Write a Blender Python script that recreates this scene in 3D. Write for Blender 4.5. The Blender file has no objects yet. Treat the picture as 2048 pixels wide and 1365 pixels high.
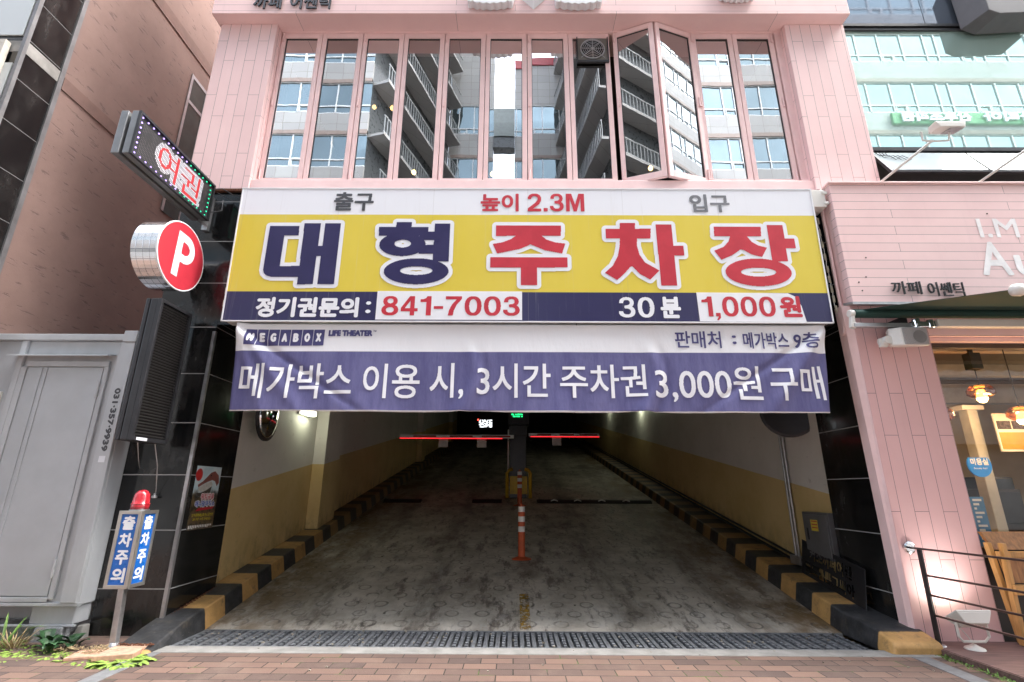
import bpy, math, random
import numpy as np
from mathutils import Vector, Matrix
random.seed(11)
S = bpy.context.scene
COL = S.collection

# ------------------------------------------------------------------ camera
cd = bpy.data.cameras.new('camera'); cam = bpy.data.objects.new('camera', cd); COL.objects.link(cam)
cd.sensor_width = 36.0; cd.lens = 17.5; cd.clip_start = 0.05; cd.clip_end = 3000
PITCH, YAW, ROLL = .2916, .0045, -.0048
cam.matrix_world = (Matrix.Translation((0, 0, 1.5)) @ Matrix.Rotation(YAW, 4, 'Z') @
                    Matrix.Rotation(math.pi / 2 + PITCH, 4, 'X') @ Matrix.Rotation(-ROLL, 4, 'Z'))
S.camera = cam
# ------------------------------------------------------------------ sky, sun, exposure
SUN_EL, SUN_AZ = math.radians(60), math.radians(82)      # azimuth: clockwise from +Y
w = bpy.data.worlds.new('World'); S.world = w; w.use_nodes = True
nt = w.node_tree; bg = nt.nodes['Background']
sky = nt.nodes.new('ShaderNodeTexSky'); sky.sky_type = 'NISHITA'; sky.sun_disc = False
sky.sun_elevation = SUN_EL; sky.sun_rotation = SUN_AZ
sky.air_density = 1.0; sky.dust_density = 5.0; sky.ozone_density = 1.0
ov = nt.nodes.new('ShaderNodeHueSaturation'); ov.inputs['Saturation'].default_value = .45      # thin cloud greys the blue
nt.links.new(sky.outputs[0], ov.inputs['Color']); nt.links.new(ov.outputs[0], bg.inputs[0]); bg.inputs[1].default_value = 0.15
sl = bpy.data.lights.new('sun', 'SUN'); sl.energy = .5; sl.angle = math.radians(40); sl.color = (1, .96, .9)
so = bpy.data.objects.new('sun', sl); COL.objects.link(so)
sd = Vector((math.sin(SUN_AZ) * math.cos(SUN_EL), math.cos(SUN_AZ) * math.cos(SUN_EL), math.sin(SUN_EL)))
so.rotation_euler = sd.to_track_quat('Z', 'Y').to_euler(); so.location = (0, -20, 40)
S.view_settings.view_transform = 'Standard'; S.view_settings.look = 'None'
S.view_settings.exposure = 3.0; S.view_settings.gamma = 1
S.render.engine = 'CYCLES'; S.cycles.max_bounces = 8; S.cycles.transparent_max_bounces = 12
S.cycles.use_denoising = True; S.cycles.sample_clamp_indirect = 6; S.cycles.caustics_reflective = False

# ------------------------------------------------------------------ mesh helpers
class MB:
    def __init__(s): s.v = []; s.f = []
    def add(s, vs, fs):
        n = len(s.v); s.v += [tuple(v) for v in vs]; s.f += [tuple(i + n for i in f) for f in fs]; return s
    def box(s, x0, x1, y0, y1, z0, z1):
        return s.hexa([(x0, y0, z0), (x1, y0, z0), (x1, y1, z0), (x0, y1, z0), (x0, y0, z1), (x1, y0, z1), (x1, y1, z1), (x0, y1, z1)])
    def hexa(s, p): return s.add(p, [(0, 3, 2, 1), (4, 5, 6, 7), (0, 1, 5, 4), (1, 2, 6, 5), (2, 3, 7, 6), (3, 0, 4, 7)])
    def prism(s, a, b):
        n = len(a)
        return s.add(list(a) + list(b), [tuple(range(n))[::-1], tuple(range(n, 2 * n))] + [(i, (i + 1) % n, n + (i + 1) % n, n + i) for i in range(n)])
    def quad(s, *p): return s.add(p, [tuple(range(len(p)))])
    def cyl(s, p0, p1, r0, r1=None, n=14):
        p0 = Vector(p0); p1 = Vector(p1); r1 = r0 if r1 is None else r1
        d = (p1 - p0).normalized(); a = d.orthogonal().normalized(); b = d.cross(a)
        A = [p0 + (a * math.cos(t) + b * math.sin(t)) * r0 for t in [i * 2 * math.pi / n for i in range(n)]]
        B = [p1 + (a * math.cos(t) + b * math.sin(t)) * r1 for t in [i * 2 * math.pi / n for i in range(n)]]
        return s.prism(A, B)
    def bar(s, p0, p1, wx, wz, up=(0, 0, 1)):
        p0 = Vector(p0); p1 = Vector(p1); d = (p1 - p0).normalized(); a = d.cross(Vector(up)).normalized(); b = a.cross(d)
        q = [(-wx, -wz), (wx, -wz), (wx, wz), (-wx, wz)]
        return s.prism([p0 + a * i + b * j for i, j in q], [p1 + a * i + b * j for i, j in q])
    def tube(s, pts, r, n=6):
        pts = [Vector(p) for p in pts]; rings = []
        for i, p in enumerate(pts):
            d = (pts[min(i + 1, len(pts) - 1)] - pts[max(i - 1, 0)]).normalized()
            a = d.cross(Vector((.13, .31, .94))).normalized(); b = d.cross(a)
            rings.append([p + (a * math.cos(t) + b * math.sin(t)) * r for t in [k * 2 * math.pi / n for k in range(n)]])
        base = len(s.v)
        for R in rings: s.v += [tuple(x) for x in R]
        for i in range(len(rings) - 1):
            for k in range(n):
                s.f.append((base + i * n + k, base + i * n + (k + 1) % n, base + (i + 1) * n + (k + 1) % n, base + (i + 1) * n + k))
        s.f.append(tuple(base + k for k in range(n))); s.f.append(tuple(base + (len(rings) - 1) * n + k for k in range(n)))
        return s
    def lathe(s, prof, c=(0, 0, 0), n=20, axis='Z'):
        base = len(s.v)
        for r, h in prof:
            for k in range(n):
                t = k * 2 * math.pi / n
                u, v = r * math.cos(t), r * math.sin(t)
                q = {'Z': (u, v, h), 'X': (h, u, v), 'Y': (u, h, v)}[axis]
                s.v.append((c[0] + q[0], c[1] + q[1], c[2] + q[2]))
        for i in range(len(prof) - 1):
            for k in range(n):
                s.f.append((base + i * n + k, base + i * n + (k + 1) % n, base + (i + 1) * n + (k + 1) % n, base + (i + 1) * n + k))
        s.f.append(tuple(base + k for k in range(n))); s.f.append(tuple(base + (len(prof) - 1) * n + k for k in range(n)))
        return s
    def torus(s, c, R, r, axis='X', n=28, m=8):
        base = len(s.v)
        for i in range(n):
            t = i * 2 * math.pi / n
            for j in range(m):
                q = j * 2 * math.pi / m; rr = R + r * math.cos(q); h = r * math.sin(q)
                u, v = rr * math.cos(t), rr * math.sin(t)
                o = {'Z': (u, v, h), 'X': (h, u, v), 'Y': (u, h, v)}[axis]
                s.v.append((c[0] + o[0], c[1] + o[1], c[2] + o[2]))
        for i in range(n):
            for j in range(m):
                s.f.append((base + i * m + j, base + ((i + 1) % n) * m + j, base + ((i + 1) % n) * m + (j + 1) % m, base + i * m + (j + 1) % m))
        return s
    def ext(s, poly, fr, d0, d1): return s.prism([fr(u, v, d0) for u, v in poly], [fr(u, v, d1) for u, v in poly])
    def fbox(s, fr, u0, u1, v0, v1, d0, d1):
        return s.ext([(u0, v0), (u1, v0), (u1, v1), (u0, v1)], fr, d0, d1)

ORG = {}
def mkobj(name, mb, mat, parent=None, base=None, bevel=0, smooth=False, label=None):
    org = Vector(ORG[parent.name]) if parent is not None else Vector(base or (0, 0, 0))
    me = bpy.data.meshes.new(name)
    me.from_pydata([tuple(Vector(v) - org) for v in mb.v], [], mb.f); me.validate(); me.update()
    import bmesh
    bm = bmesh.new(); bm.from_mesh(me); bmesh.ops.recalc_face_normals(bm, faces=bm.faces); bm.to_mesh(me); bm.free()
    if mat is not None: me.materials.append(mat)
    if smooth:
        for p in me.polygons: p.use_smooth = True
    o = bpy.data.objects.new(name, me); COL.objects.link(o)
    if parent is not None: o.parent = parent
    else: o.location = org
    ORG[o.name] = org
    if bevel:
        b = o.modifiers.new('edge', 'BEVEL'); b.width = bevel; b.segments = 2; b.limit_method = 'ANGLE'; b.angle_limit = .7
    if label: o['label'] = label
    return o
def thing(name, label, cat, base, group=None):
    o = bpy.data.objects.new(name, None); COL.objects.link(o); o.location = base; o.empty_display_size = .1
    ORG[o.name] = Vector(base); return tag(o, label, cat, group)
def tag(o, label, cat, group=None):
    o['label'] = label; o['category'] = cat
    if group: o['group'] = group
    return o
def struct(name, mb, mat, **k):
    o = mkobj(name, mb, mat, **k); o['kind'] = 'structure'; return o
def copy_thing(root, off, label=None):
    r = root.copy(); COL.objects.link(r); r.location = root.location + Vector(off); ORG[r.name] = ORG[root.name] + Vector(off)
    if label: r['label'] = label
    for ch in [c for c in COL.objects if c.parent == root]:
        c = ch.copy(); COL.objects.link(c); c.parent = r
        for g in [q for q in COL.objects if q.parent == ch]:
            d = g.copy(); COL.objects.link(d); d.parent = c
    return r

# ------------------------------------------------------------------ material helpers
class N:
    def __init__(s, name):
        s.m = bpy.data.materials.new(name); s.m.use_nodes = True; s.t = s.m.node_tree; s.p = s.t.nodes['Principled BSDF']
        s.out = s.t.nodes['Material Output']; s._pos = None
    def n(s, typ, **k):
        x = s.t.nodes.new('ShaderNode' + typ)
        for a, b in k.items(): setattr(x, a, b)
        return x
    def l(s, a, b): s.t.links.new(a, b)
    def inp(s, sock, val):
        if hasattr(val, 'is_output'): s.l(val, sock)
        elif isinstance(val, (tuple, list)) and len(val) == 3 and sock.type == 'RGBA': sock.default_value = (*val, 1)
        else: sock.default_value = val
    def pos(s):
        if s._pos is None: s._pos = s.n('NewGeometry').outputs['Position']
        return s._pos
    def xyz(s):
        q = s.n('SeparateXYZ'); s.l(s.pos(), q.inputs[0]); return q.outputs
    def comb(s, x, y, z):
        q = s.n('CombineXYZ')
        for i, v in enumerate((x, y, z)): s.inp(q.inputs[i], v)
        return q.outputs[0]
    def math(s, op, a, b=0.0, c=0.0):
        q = s.n('Math', operation=op); s.inp(q.inputs[0], a); s.inp(q.inputs[1], b)
        if op in ('SMOOTH_MIN', 'MULTIPLY_ADD', 'COMPARE', 'WRAP'): s.inp(q.inputs[2], c)
        return q.outputs[0]
    def step(s, x, lo, hi):
        q = s.n('MapRange', interpolation_type='SMOOTHSTEP'); s.inp(q.inputs[0], x); q.inputs[1].default_value = lo; q.inputs[2].default_value = hi
        return q.outputs[0]
    def noise(s, scale=3, detail=6, rough=.6, st=(1, 1, 1), off=0.0, vec=None):
        mp = s.n('Mapping'); s.l(vec or s.pos(), mp.inputs[0]); mp.inputs[3].default_value = st; mp.inputs[1].default_value = (off, off * 1.7, off * .6)
        q = s.n('TexNoise'); q.inputs['Scale'].default_value = scale; q.inputs['Detail'].default_value = detail; q.inputs['Roughness'].default_value = rough
        s.l(mp.outputs[0], q.inputs['Vector']); return q.outputs['Fac']
    def mix(s, f, a, b, mode='MIX'):
        q = s.n('Mix', data_type='RGBA', blend_type=mode); s.inp(q.inputs[0], f); s.inp(q.inputs[6], a); s.inp(q.inputs[7], b); return q.outputs[2]
    def base(s, c): s.inp(s.p.inputs['Base Color'], c)
    def set(s, **k):
        for a, b in k.items(): s.inp(s.p.inputs[a.replace('_', ' ')], b)
        return s
    def bump(s, h, strength=.3, dist=.01):
        q = s.n('Bump'); q.inputs['Strength'].default_value = strength; q.inputs['Distance'].default_value = dist; s.l(h, q.inputs['Height'])
        s.l(q.outputs[0], s.p.inputs['Normal'])
def mul(c, k): return tuple(min(1, x * k) for x in c)
def mat(name, col, rough=.6, metal=0, var=.12, scale=4, bump=0, bscale=60, st=(1, 1, 1), dirt=0, dcol=(.08, .07, .06), spec=.5, coat=0, emit=0, rvar=.1):
    m = N(name); f = m.noise(scale, 7, .62, st)
    f2 = m.step(f, .3, .7)
    c = m.mix(f2, mul(col, 1 - var), mul(col, 1 + var))
    if dirt:
        d = m.math('MULTIPLY', m.step(m.noise(scale * .55, 9, .7, st, 4.3), .5, .8), dirt); c = m.mix(d, c, dcol)
    m.base(c)
    m.set(Metallic=metal, Specular_IOR_Level=spec, Coat_Weight=coat)
    m.l(m.math('ADD', m.math('MULTIPLY', f2, rvar), rough - rvar / 2), m.p.inputs['Roughness'])
    if bump: m.bump(m.noise(bscale, 6, .6, st), bump, .004)
    if emit: m.set(Emission_Color=col, Emission_Strength=emit)
    return m.m
def emis(name, col, k):
    m = N(name); m.base(mul(col, .5)); m.set(Emission_Color=col, Emission_Strength=k); return m.m
def plank(name, col, wid, length, axis, line=.5, rough=.55):
    m = N(name); x, y, z = m.xyz()
    v = m.comb(x, z, 0.0) if axis == 'H' else m.comb(z, m.math('ADD', x, y), 0.0)
    b = m.n('TexBrick'); m.l(v, b.inputs['Vector']); b.offset = .37; b.offset_frequency = 2; b.squash = 1
    b.inputs['Scale'].default_value = 1; b.inputs['Mortar Size'].default_value = .0022; b.inputs['Mortar Smooth'].default_value = .3
    b.inputs['Brick Width'].default_value = length; b.inputs['Row Height'].default_value = wid
    b.inputs['Color1'].default_value = (*mul(col, .965), 1); b.inputs['Color2'].default_value = (*mul(col, 1.03), 1)
    # seams fade in and out where the paint has filled them
    fade = m.step(m.noise(2.3, 3, .5, (1, 1, 1), 2.0), .38, .62)
    seam = m.math('MULTIPLY', b.outputs['Fac'], m.math('ADD', m.math('MULTIPLY', fade, line), .05))
    c = m.mix(m.step(m.noise(1.3, 8, .65), .3, .75), b.outputs['Color'], m.mix(1.0, b.outputs['Color'], (.93, .91, .92), 'MULTIPLY'))
    c = m.mix(m.math('MULTIPLY', m.step(m.noise(9, 8, .7, (1, 1, .25), 7), .62, .78), .25), c, mul(col, .62))
    c = m.mix(m.math('MULTIPLY', m.step(m.noise(7, 6, .7, (1, 1, .05), 15), .55, .78), .22), c, mul(col, .7))      # rain streaks
    c = m.mix(seam, c, mul(col, .45)); m.base(c); m.set(Roughness=rough, Specular_IOR_Level=.35)
    h = m.math('SUBTRACT', m.math('MULTIPLY', m.noise(45, 5, .6, (1, 1, .2) if axis == 'V' else (.2, 1, 1)), .35), seam)
    m.bump(h, .35, .004); return m.m
def granite(name, z0, step, seamcol=(.33, .33, .33)):
    m = N(name); x, y, z = m.xyz()
    t = m.math('ABSOLUTE', m.math('SUBTRACT', m.math('FRACT', m.math('ADD', m.math('DIVIDE', m.math('SUBTRACT', z, z0), step), 100.5)), .5))
    seam = m.math('SUBTRACT', 1.0, m.step(t, .006, .011))
    sp = m.step(m.noise(260, 2, .5), .66, .74)
    c = m.mix(sp, (.007, .0075, .008), (.05, .05, .055))
    dust = m.math('MULTIPLY', m.step(m.noise(2.2, 8, .7, (1, 1, .45)), .42, .8), .2)
    c = m.mix(dust, c, (.16, .15, .14)); c = m.mix(seam, c, seamcol); m.base(c)
    r = m.math('ADD', m.math('MULTIPLY', seam, .6), m.math('ADD', .1, m.math('MULTIPLY', dust, 1.5))); m.l(r, m.p.inputs['Roughness'])
    return m.m

PINK = (.86, .625, .61)
M = {}
M['pink_h'] = plank('pink_planks_across', PINK, .118, 2.4, 'H', .1)
M['pink_v'] = plank('pink_planks_upright', PINK, .155, 1.0, 'V', .1)
M['pink_shaded'] = plank('shaded_pink_planks_upright', (.74, .48, .475), .155, 1.3, 'V', .1)  # facade pink darkened: the awning's shade on the lower wall is in the colour
M['pink'] = mat('pink_paint', PINK, .45, var=.05, scale=3, bump=.12, bscale=50, dirt=.1, dcol=(.4, .2, .2))
M['pink_frame'] = mat('pink_window_paint', (.86, .625, .61), .38, var=.04, dirt=.08, dcol=(.4, .2, .2))
M['granite'] = granite('black_granite', .455, .6)
M['granite_brown'] = granite('black_granite_slabs', .42, .62, (.12, .12, .12))
M['steel'] = mat('galvanised_steel', (.42, .42, .43), .35, .8, var=.15, scale=9, dirt=.25)
M['chrome'] = mat('polished_steel', (.78, .78, .8), .07, 1, var=.05, rvar=.06)
M['dark_metal'] = mat('dark_painted_metal', (.03, .03, .034), .4, .3, var=.2, dirt=.15)
M['white'] = mat('white_enamel', (.78, .8, .83), .35, var=.04, dirt=.12, dcol=(.4, .4, .38))
M['cream_plastic'] = mat('white_plastic', (.74, .74, .7), .4, var=.04)
M['black'] = mat('black_plastic', (.014, .014, .016), .45)
M['navy'] = mat('navy_vinyl', (.026, .022, .09), .35, var=.08, spec=.4)
M['red'] = mat('red_vinyl', (.52, .035, .055), .35, var=.08, spec=.4)
M['grey_ink'] = mat('charcoal_vinyl', (.06, .065, .075), .4, var=.1)
M['grey_ink2'] = mat('faded_grey_vinyl', (.16, .17, .19), .4, var=.1)
M['sign_white'] = mat('white_vinyl', (.8, .83, .88), .35, var=.03, st=(1, 1, .2))
M['cloth_white'] = mat('white_print', (.82, .85, .9), .8, var=.04)
M['cloth_navy'] = mat('navy_print', (.07, .07, .2), .8, var=.1)
M['concrete'] = mat('pale_concrete', (.25, .245, .23), .85, var=.2, scale=5, bump=.4, bscale=90, dirt=.35, dcol=(.16, .15, .13))
M['kerbstone'] = mat('grey_kerbstone', (.16, .165, .17), .8, var=.2, scale=12, bump=.3, bscale=120, dirt=.2)
M['iron'] = mat('cast_iron', (.15, .16, .175), .45, .25, var=.3, scale=14, bump=.4, bscale=80, dirt=.3, dcol=(.13, .12, .1))
M['void'] = mat('dark_hollow', (.006, .006, .006), .9)
M['cabinet'] = mat('grey_painted_steel', (.47, .495, .52), .42, .1, var=.1, scale=2.2, st=(1, 1, .35), dirt=.4, dcol=(.2, .19, .18), rvar=.2)
M['cabinet_door'] = mat('grey_door_paint', (.47, .5, .53), .4, .1, var=.06, scale=2, dirt=.1, dcol=(.22, .21, .2))
M['wood'] = mat('varnished_wood', (.36, .17, .06), .4, var=.35, scale=5, st=(6, 6, .6), bump=.1)
M['wood_light'] = mat('pale_varnished_wood', (.55, .3, .1), .35, var=.2, scale=5, st=(6, 6, .6))
M['deck'] = mat('weathered_deck', (.16, .095, .085), .7, var=.4, scale=7, st=(.5, 8, 8), bump=.5, bscale=20, dirt=.3)
M['orange'] = mat('orange_rubber', (.55, .1, .03), .5, var=.15, dirt=.3, dcol=(.15, .05, .03))
M['reflect_white'] = mat('reflective_white_tape', (.8, .8, .78), .3, var=.06, dirt=.2)
M['yellow_metal'] = mat('yellow_painted_steel', (.6, .38, .02), .4, var=.15, dirt=.3)
M['rust'] = mat('rusty_iron', (.13, .05, .025), .8, .3, var=.5, scale=40)
M['green_cloth'] = mat('dark_green_canvas', (.012, .05, .042), .8, var=.15)
M['teal_cloth'] = mat('teal_canvas', (.05, .3, .24), .8, var=.1)
M['rubber'] = mat('black_rubber', (.012, .012, .012), .6)
M['stone'] = mat('granite_block', (.25, .26, .27), .75, var=.3, scale=50, bump=.4, bscale=60, dirt=.3)
M['paver_loose'] = mat('salmon_paver', (.5, .3, .21), .8, var=.2, scale=20, bump=.4, bscale=70, dirt=.25)
M['lamp_glass'] = emis('lit_lamp_glass', (1, .96, .75), 1.5)
M['bulb'] = emis('lit_filament_bulb', (1, .62, .22), 3)

def seen_glass(name, refl, tint, glossy=(.9, .95, 1), rough=0.0, fk=.3):
    m = N(name); t = m.n('BsdfTransparent'); m.inp(t.inputs[0], tint); g = m.n('BsdfGlossy'); m.inp(g.inputs[0], glossy); g.inputs['Roughness'].default_value = rough
    x = m.n('MixShader'); fr = m.n('LayerWeight'); fr.inputs[0].default_value = .35
    bp = m.n('Bump'); bp.inputs['Strength'].default_value = .6; bp.inputs['Distance'].default_value = .0005; m.l(m.noise(2.6, 2, .4), bp.inputs['Height']); m.l(bp.outputs[0], g.inputs['Normal'])
    f = m.math('ADD', m.math('MULTIPLY', fr.outputs['Fresnel'], fk), refl); m.l(f, x.inputs[0]); m.l(t.outputs[0], x.inputs[1]); m.l(g.outputs[0], x.inputs[2])
    m.l(x.outputs[0], m.out.inputs['Surface'])
    return m.m
M['pane'] = seen_glass('window_glass', .52, (.5, .5, .48), (.86, .9, .92))
M['shop_pane'] = seen_glass('shop_glass', .05, (.85, .85, .83), fk=.12)
def teal_glass():
    m = N('mint_coated_glass'); g = m.n('BsdfGlossy'); m.inp(g.inputs[0], (.78, .96, .92)); g.inputs['Roughness'].default_value = 0.0
    d = m.n('BsdfDiffuse'); m.inp(d.inputs[0], (.42, .6, .54)); x = m.n('MixShader'); x.inputs[0].default_value = .55
    m.l(d.outputs[0], x.inputs[1]); m.l(g.outputs[0], x.inputs[2]); m.l(x.outputs[0], m.out.inputs['Surface']); return m.m
M['mint'] = teal_glass()
def grey_glass():
    m = N('blue_grey_coated_glass'); g = m.n('BsdfGlossy'); m.inp(g.inputs[0], (.55, .62, .72)); g.inputs['Roughness'].default_value = .03
    d = m.n('BsdfDiffuse'); m.inp(d.inputs[0], (.1, .12, .15)); x = m.n('MixShader'); x.inputs[0].default_value = .34
    m.l(d.outputs[0], x.inputs[1]); m.l(g.outputs[0], x.inputs[2]); m.l(x.outputs[0], m.out.inputs['Surface']); return m.m
M['spandrel'] = grey_glass()

# paving bricks
def brick_pave():
    m = N('brick_paving'); x, y, z = m.xyz(); b = m.n('TexBrick'); m.l(m.comb(x, y, 0.0), b.inputs['Vector'])
    b.offset = .5; b.inputs['Scale'].default_value = 1; b.inputs['Brick Width'].default_value = .295; b.inputs['Row Height'].default_value = .147
    b.inputs['Mortar Size'].default_value = .0055; b.inputs['Mortar Smooth'].default_value = .2; b.inputs['Bias'].default_value = 0
    b.inputs['Color1'].default_value = (.185, .115, .088, 1); b.inputs['Color2'].default_value = (.085, .058, .05, 1); b.inputs['Mortar'].default_value = (.025, .022, .018, 1)
    c = m.mix(m.math('MULTIPLY', m.step(m.noise(1.7, 8, .7), .45, .75), .5), b.outputs['Color'], (.2, .145, .115))
    c = m.mix(m.math('MULTIPLY', m.step(m.noise(14, 8, .75, (1, 1, 1), 3), .55, .75), .4), c, (.12, .08, .07))
    moss = m.math('MULTIPLY', b.outputs['Fac'], m.step(m.noise(2.6, 4, .6, (1, 1, 1), 9), .55, .66)); c = m.mix(moss, c, (.06, .1, .02))
    m.base(c); m.set(Roughness=.82)
    m.bump(m.math('SUBTRACT', m.math('MULTIPLY', m.noise(70, 6, .65), .4), b.outputs['Fac']), .6, .008); return m.m
M['brick'] = brick_pave()
SL, Y0 = .171, 6.25                       # ramp slope and foot
def rz(y): return max(0.0, SL * (y - Y0))
def ramp_mat():
    m = N('stained_ramp_concrete'); x, y, z = m.xyz()
    v = m.math('DIVIDE', m.math('SUBTRACT', y, 6.28), .275); row = m.math('FLOOR', v)
    off = m.math('MULTIPLY', m.math('FLOORED_MODULO', row, 2.0), .5)
    u = m.math('ADD', m.math('DIVIDE', x, .37), off)
    fx = m.math('MULTIPLY', m.math('SUBTRACT', m.math('FRACT', m.math('ADD', u, 50.0)), .5), .37)
    fy = m.math('MULTIPLY', m.math('SUBTRACT', m.math('FRACT', v), .5), .275)
    wob = m.math('MULTIPLY', m.math('SUBTRACT', m.noise(9, 3, .5), .5), .022)
    r = m.math('ADD', m.math('SQRT', m.math('ADD', m.math('MULTIPLY', fx, fx), m.math('MULTIPLY', fy, fy))), wob)
    d = m.math('ABSOLUTE', m.math('SUBTRACT', r, .078))
    ring = m.math('MULTIPLY', m.math('SUBTRACT', 1.0, m.step(d, .006, .017)), m.step(m.noise(3.2, 4, .6, (1, 1, 1), 5), .34, .56))
    c = m.mix(m.step(m.noise(2.2, 9, .68), .3, .7), (.36, .325, .27), (.6, .56, .49))
    ring = m.math('MULTIPLY', ring, m.step(m.noise(21, 5, .7, (1, 1, 1), 61), .26, .5))
    oil = m.math('MULTIPLY', m.step(m.noise(1.1, 7, .65, (1, .6, 1), 21), .5, .72), .75); c = m.mix(oil, c, (.1, .078, .055))
    st = m.math('MULTIPLY', m.step(m.noise(3.4, 9, .72, (1.5, .45, 1), 11), .51, .64), .85); c = m.mix(st, c, (.085, .064, .048))
    tyre = m.math('SUBTRACT', 1.0, m.step(m.math('ABSOLUTE', m.math('SUBTRACT', m.math('ABSOLUTE', m.math('SUBTRACT', m.math('ABSOLUTE', m.math('SUBTRACT', x, .12)), 1.9)), .72)), .08, .34))
    c = m.mix(m.math('MULTIPLY', tyre, m.math('MULTIPLY', m.step(m.noise(4, 8, .7, (1, .22, 1), 81), .36, .64), .6)), c, (.1, .082, .062))      # tyre tracks of both lanes
    scuff = m.math('MULTIPLY', m.step(m.noise(8, 7, .7, (1.5, .4, 1), 71), .6, .7), .6); c = m.mix(scuff, c, (.03, .022, .018))
    gl = m.math('SUBTRACT', 1.0, m.step(m.math('MINIMUM', m.math('ADD', x, 3.45), m.math('SUBTRACT', 3.65, x)), .1, 1.3))      # damp ochre run-off along both gutters
    c = m.mix(m.math('MULTIPLY', gl, m.step(m.noise(2.0, 8, .7, (1, .5, 1), 31), .34, .6)), c, (.15, .095, .04))
    c = m.mix(m.math('MULTIPLY', ring, .5), c, (.06, .055, .05))
    pale = m.math('MULTIPLY', m.step(m.noise(6, 9, .75, (1, .6, 1), 44), .5, .72), .6); c = m.mix(pale, c, (.42, .41, .39))
    m.base(c); m.l(m.math('SUBTRACT', .62, m.math('MULTIPLY', st, .25)), m.p.inputs['Roughness'])
    m.bump(m.math('SUBTRACT', m.math('MULTIPLY', m.noise(55, 7, .7), .5), ring), .7, .012); return m.m
M['ramp'] = ramp_mat()
def tunnel_paint():
    m = N('two_tone_wall_paint'); x, y, z = m.xyz(); h = m.math('SUBTRACT', z, m.math('MULTIPLY', y, SL))
    s = m.step(h, .296, .304)
    lo = m.mix(m.step(m.noise(1.5, 8, .65), .3, .7), (.62, .46, .2), (.7, .535, .26))
    hi = m.mix(m.step(m.noise(1.2, 8, .65), .3, .7), (.68, .66, .62), (.76, .74, .7))
    c = m.mix(s, lo, hi)
    sc = m.math('MULTIPLY', m.step(m.noise(3.4, 9, .75, (1, 1, 1.4), 6), .6, .76), .6); c = m.mix(sc, c, (.11, .085, .06))
    foot = m.math('MULTIPLY', m.math('SUBTRACT', 1.0, m.step(h, -.95, -.35)), m.step(m.noise(5, 8, .7, (1, 1, .6), 8), .42, .66)); c = m.mix(m.math('MULTIPLY', foot, .55), c, (.1, .075, .045))
    m.base(c); m.set(Roughness=.6); m.bump(m.noise(24, 6, .65), .25, .006); return m.m
M['tunnel'] = tunnel_paint()
def kerb_paint(name, bounds0, pitch, phase):
    m = N(name); x, y, z = m.xyz()
    yy = m.math('MAXIMUM', y, m.math('ADD', m.math('MULTIPLY', m.math('SUBTRACT', y, bounds0), .45), bounds0))   # the end block is longer
    t = m.math('ADD', m.math('DIVIDE', m.math('SUBTRACT', yy, bounds0), pitch * 2), 100.0 + phase)
    t = m.math('ADD', t, m.math('MULTIPLY', m.math('SUBTRACT', m.noise(14, 3, .5), .5), .02))
    tri = m.math('ABSOLUTE', m.math('SUBTRACT', m.math('FRACT', t), .5)); s = m.step(tri, .243, .257)
    yel = m.mix(m.step(m.noise(6, 8, .7), .3, .75), (.42, .25, .09), (.62, .36, .13))
    blk = m.mix(m.step(m.noise(7, 8, .7), .35, .75), (.018, .019, .021), (.055, .056, .06))
    c = m.mix(s, blk, yel)
    worn = m.math('MULTIPLY', m.step(m.noise(7, 9, .75, (1, 1, 1), 13), .52, .68), .6); c = m.mix(worn, c, (.09, .075, .055))
    chip = m.step(m.noise(26, 6, .7, (1, 1, 1), 23), .64, .72); c = m.mix(m.math('MULTIPLY', chip, .6), c, (.4, .38, .34))
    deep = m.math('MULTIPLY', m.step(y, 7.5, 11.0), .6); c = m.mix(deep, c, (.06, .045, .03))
    m.base(c); m.set(Roughness=.55); m.bump(m.noise(30, 6, .7), .4, .006); return m.m
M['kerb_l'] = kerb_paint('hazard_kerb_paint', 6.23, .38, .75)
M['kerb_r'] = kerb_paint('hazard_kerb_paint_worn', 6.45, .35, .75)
def sign_face():
    m = N('printed_sign_face'); x, y, z = m.xyz()
    yel = m.mix(m.step(m.noise(1.1, 6, .6, (1, 1, .35)), .3, .7), (.68, .55, .055), (.72, .59, .08))
    c = m.mix(m.step(z, 3.8195, 3.8205), (.024, .021, .085), yel); c = m.mix(m.step(z, 4.8845, 4.8855), c, (.8, .83, .88))
    sx = m.math('ABSOLUTE', m.math('SUBTRACT', m.math('FRACT', m.math('ADD', m.math('DIVIDE', x, 1.22), 10.36)), .5)); c = m.mix(m.math('MULTIPLY', m.math('SUBTRACT', 1.0, m.step(sx, .0012, .0028)), .3), c, (.3, .29, .26))      # sheet seams
    run = m.math('MULTIPLY', m.step(m.noise(16, 7, .75, (1, 1, .03), 2), .55, .85), .4); c = m.mix(run, c, (.55, .55, .53))
    m.base(c); m.set(Roughness=.32, Specular_IOR_Level=.5); return m.m
M['sign_face'] = sign_face()
def banner_cloth():
    m = N('printed_banner_cloth'); x, y, z = m.xyz()
    nav = m.mix(m.step(m.noise(5, 9, .75, (1, 1, .18)), .32, .7), (.1, .1, .24), (.16, .16, .33))
    c = m.mix(m.step(z, 3.072, 3.075), nav, (.82, .85, .89)); c = m.mix(m.step(z, 2.374, 2.377), (.8, .82, .86), c)
    m.base(c); m.set(Roughness=.75, Specular_IOR_Level=.25); m.bump(m.math('ADD', m.noise(3.4, 4, .55, (1, 1, .45)), m.math('MULTIPLY', m.noise(22, 5, .6, (1.6, 1, .5)), .16)), .55, .03)
    return m.m
M['banner'] = banner_cloth()
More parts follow.
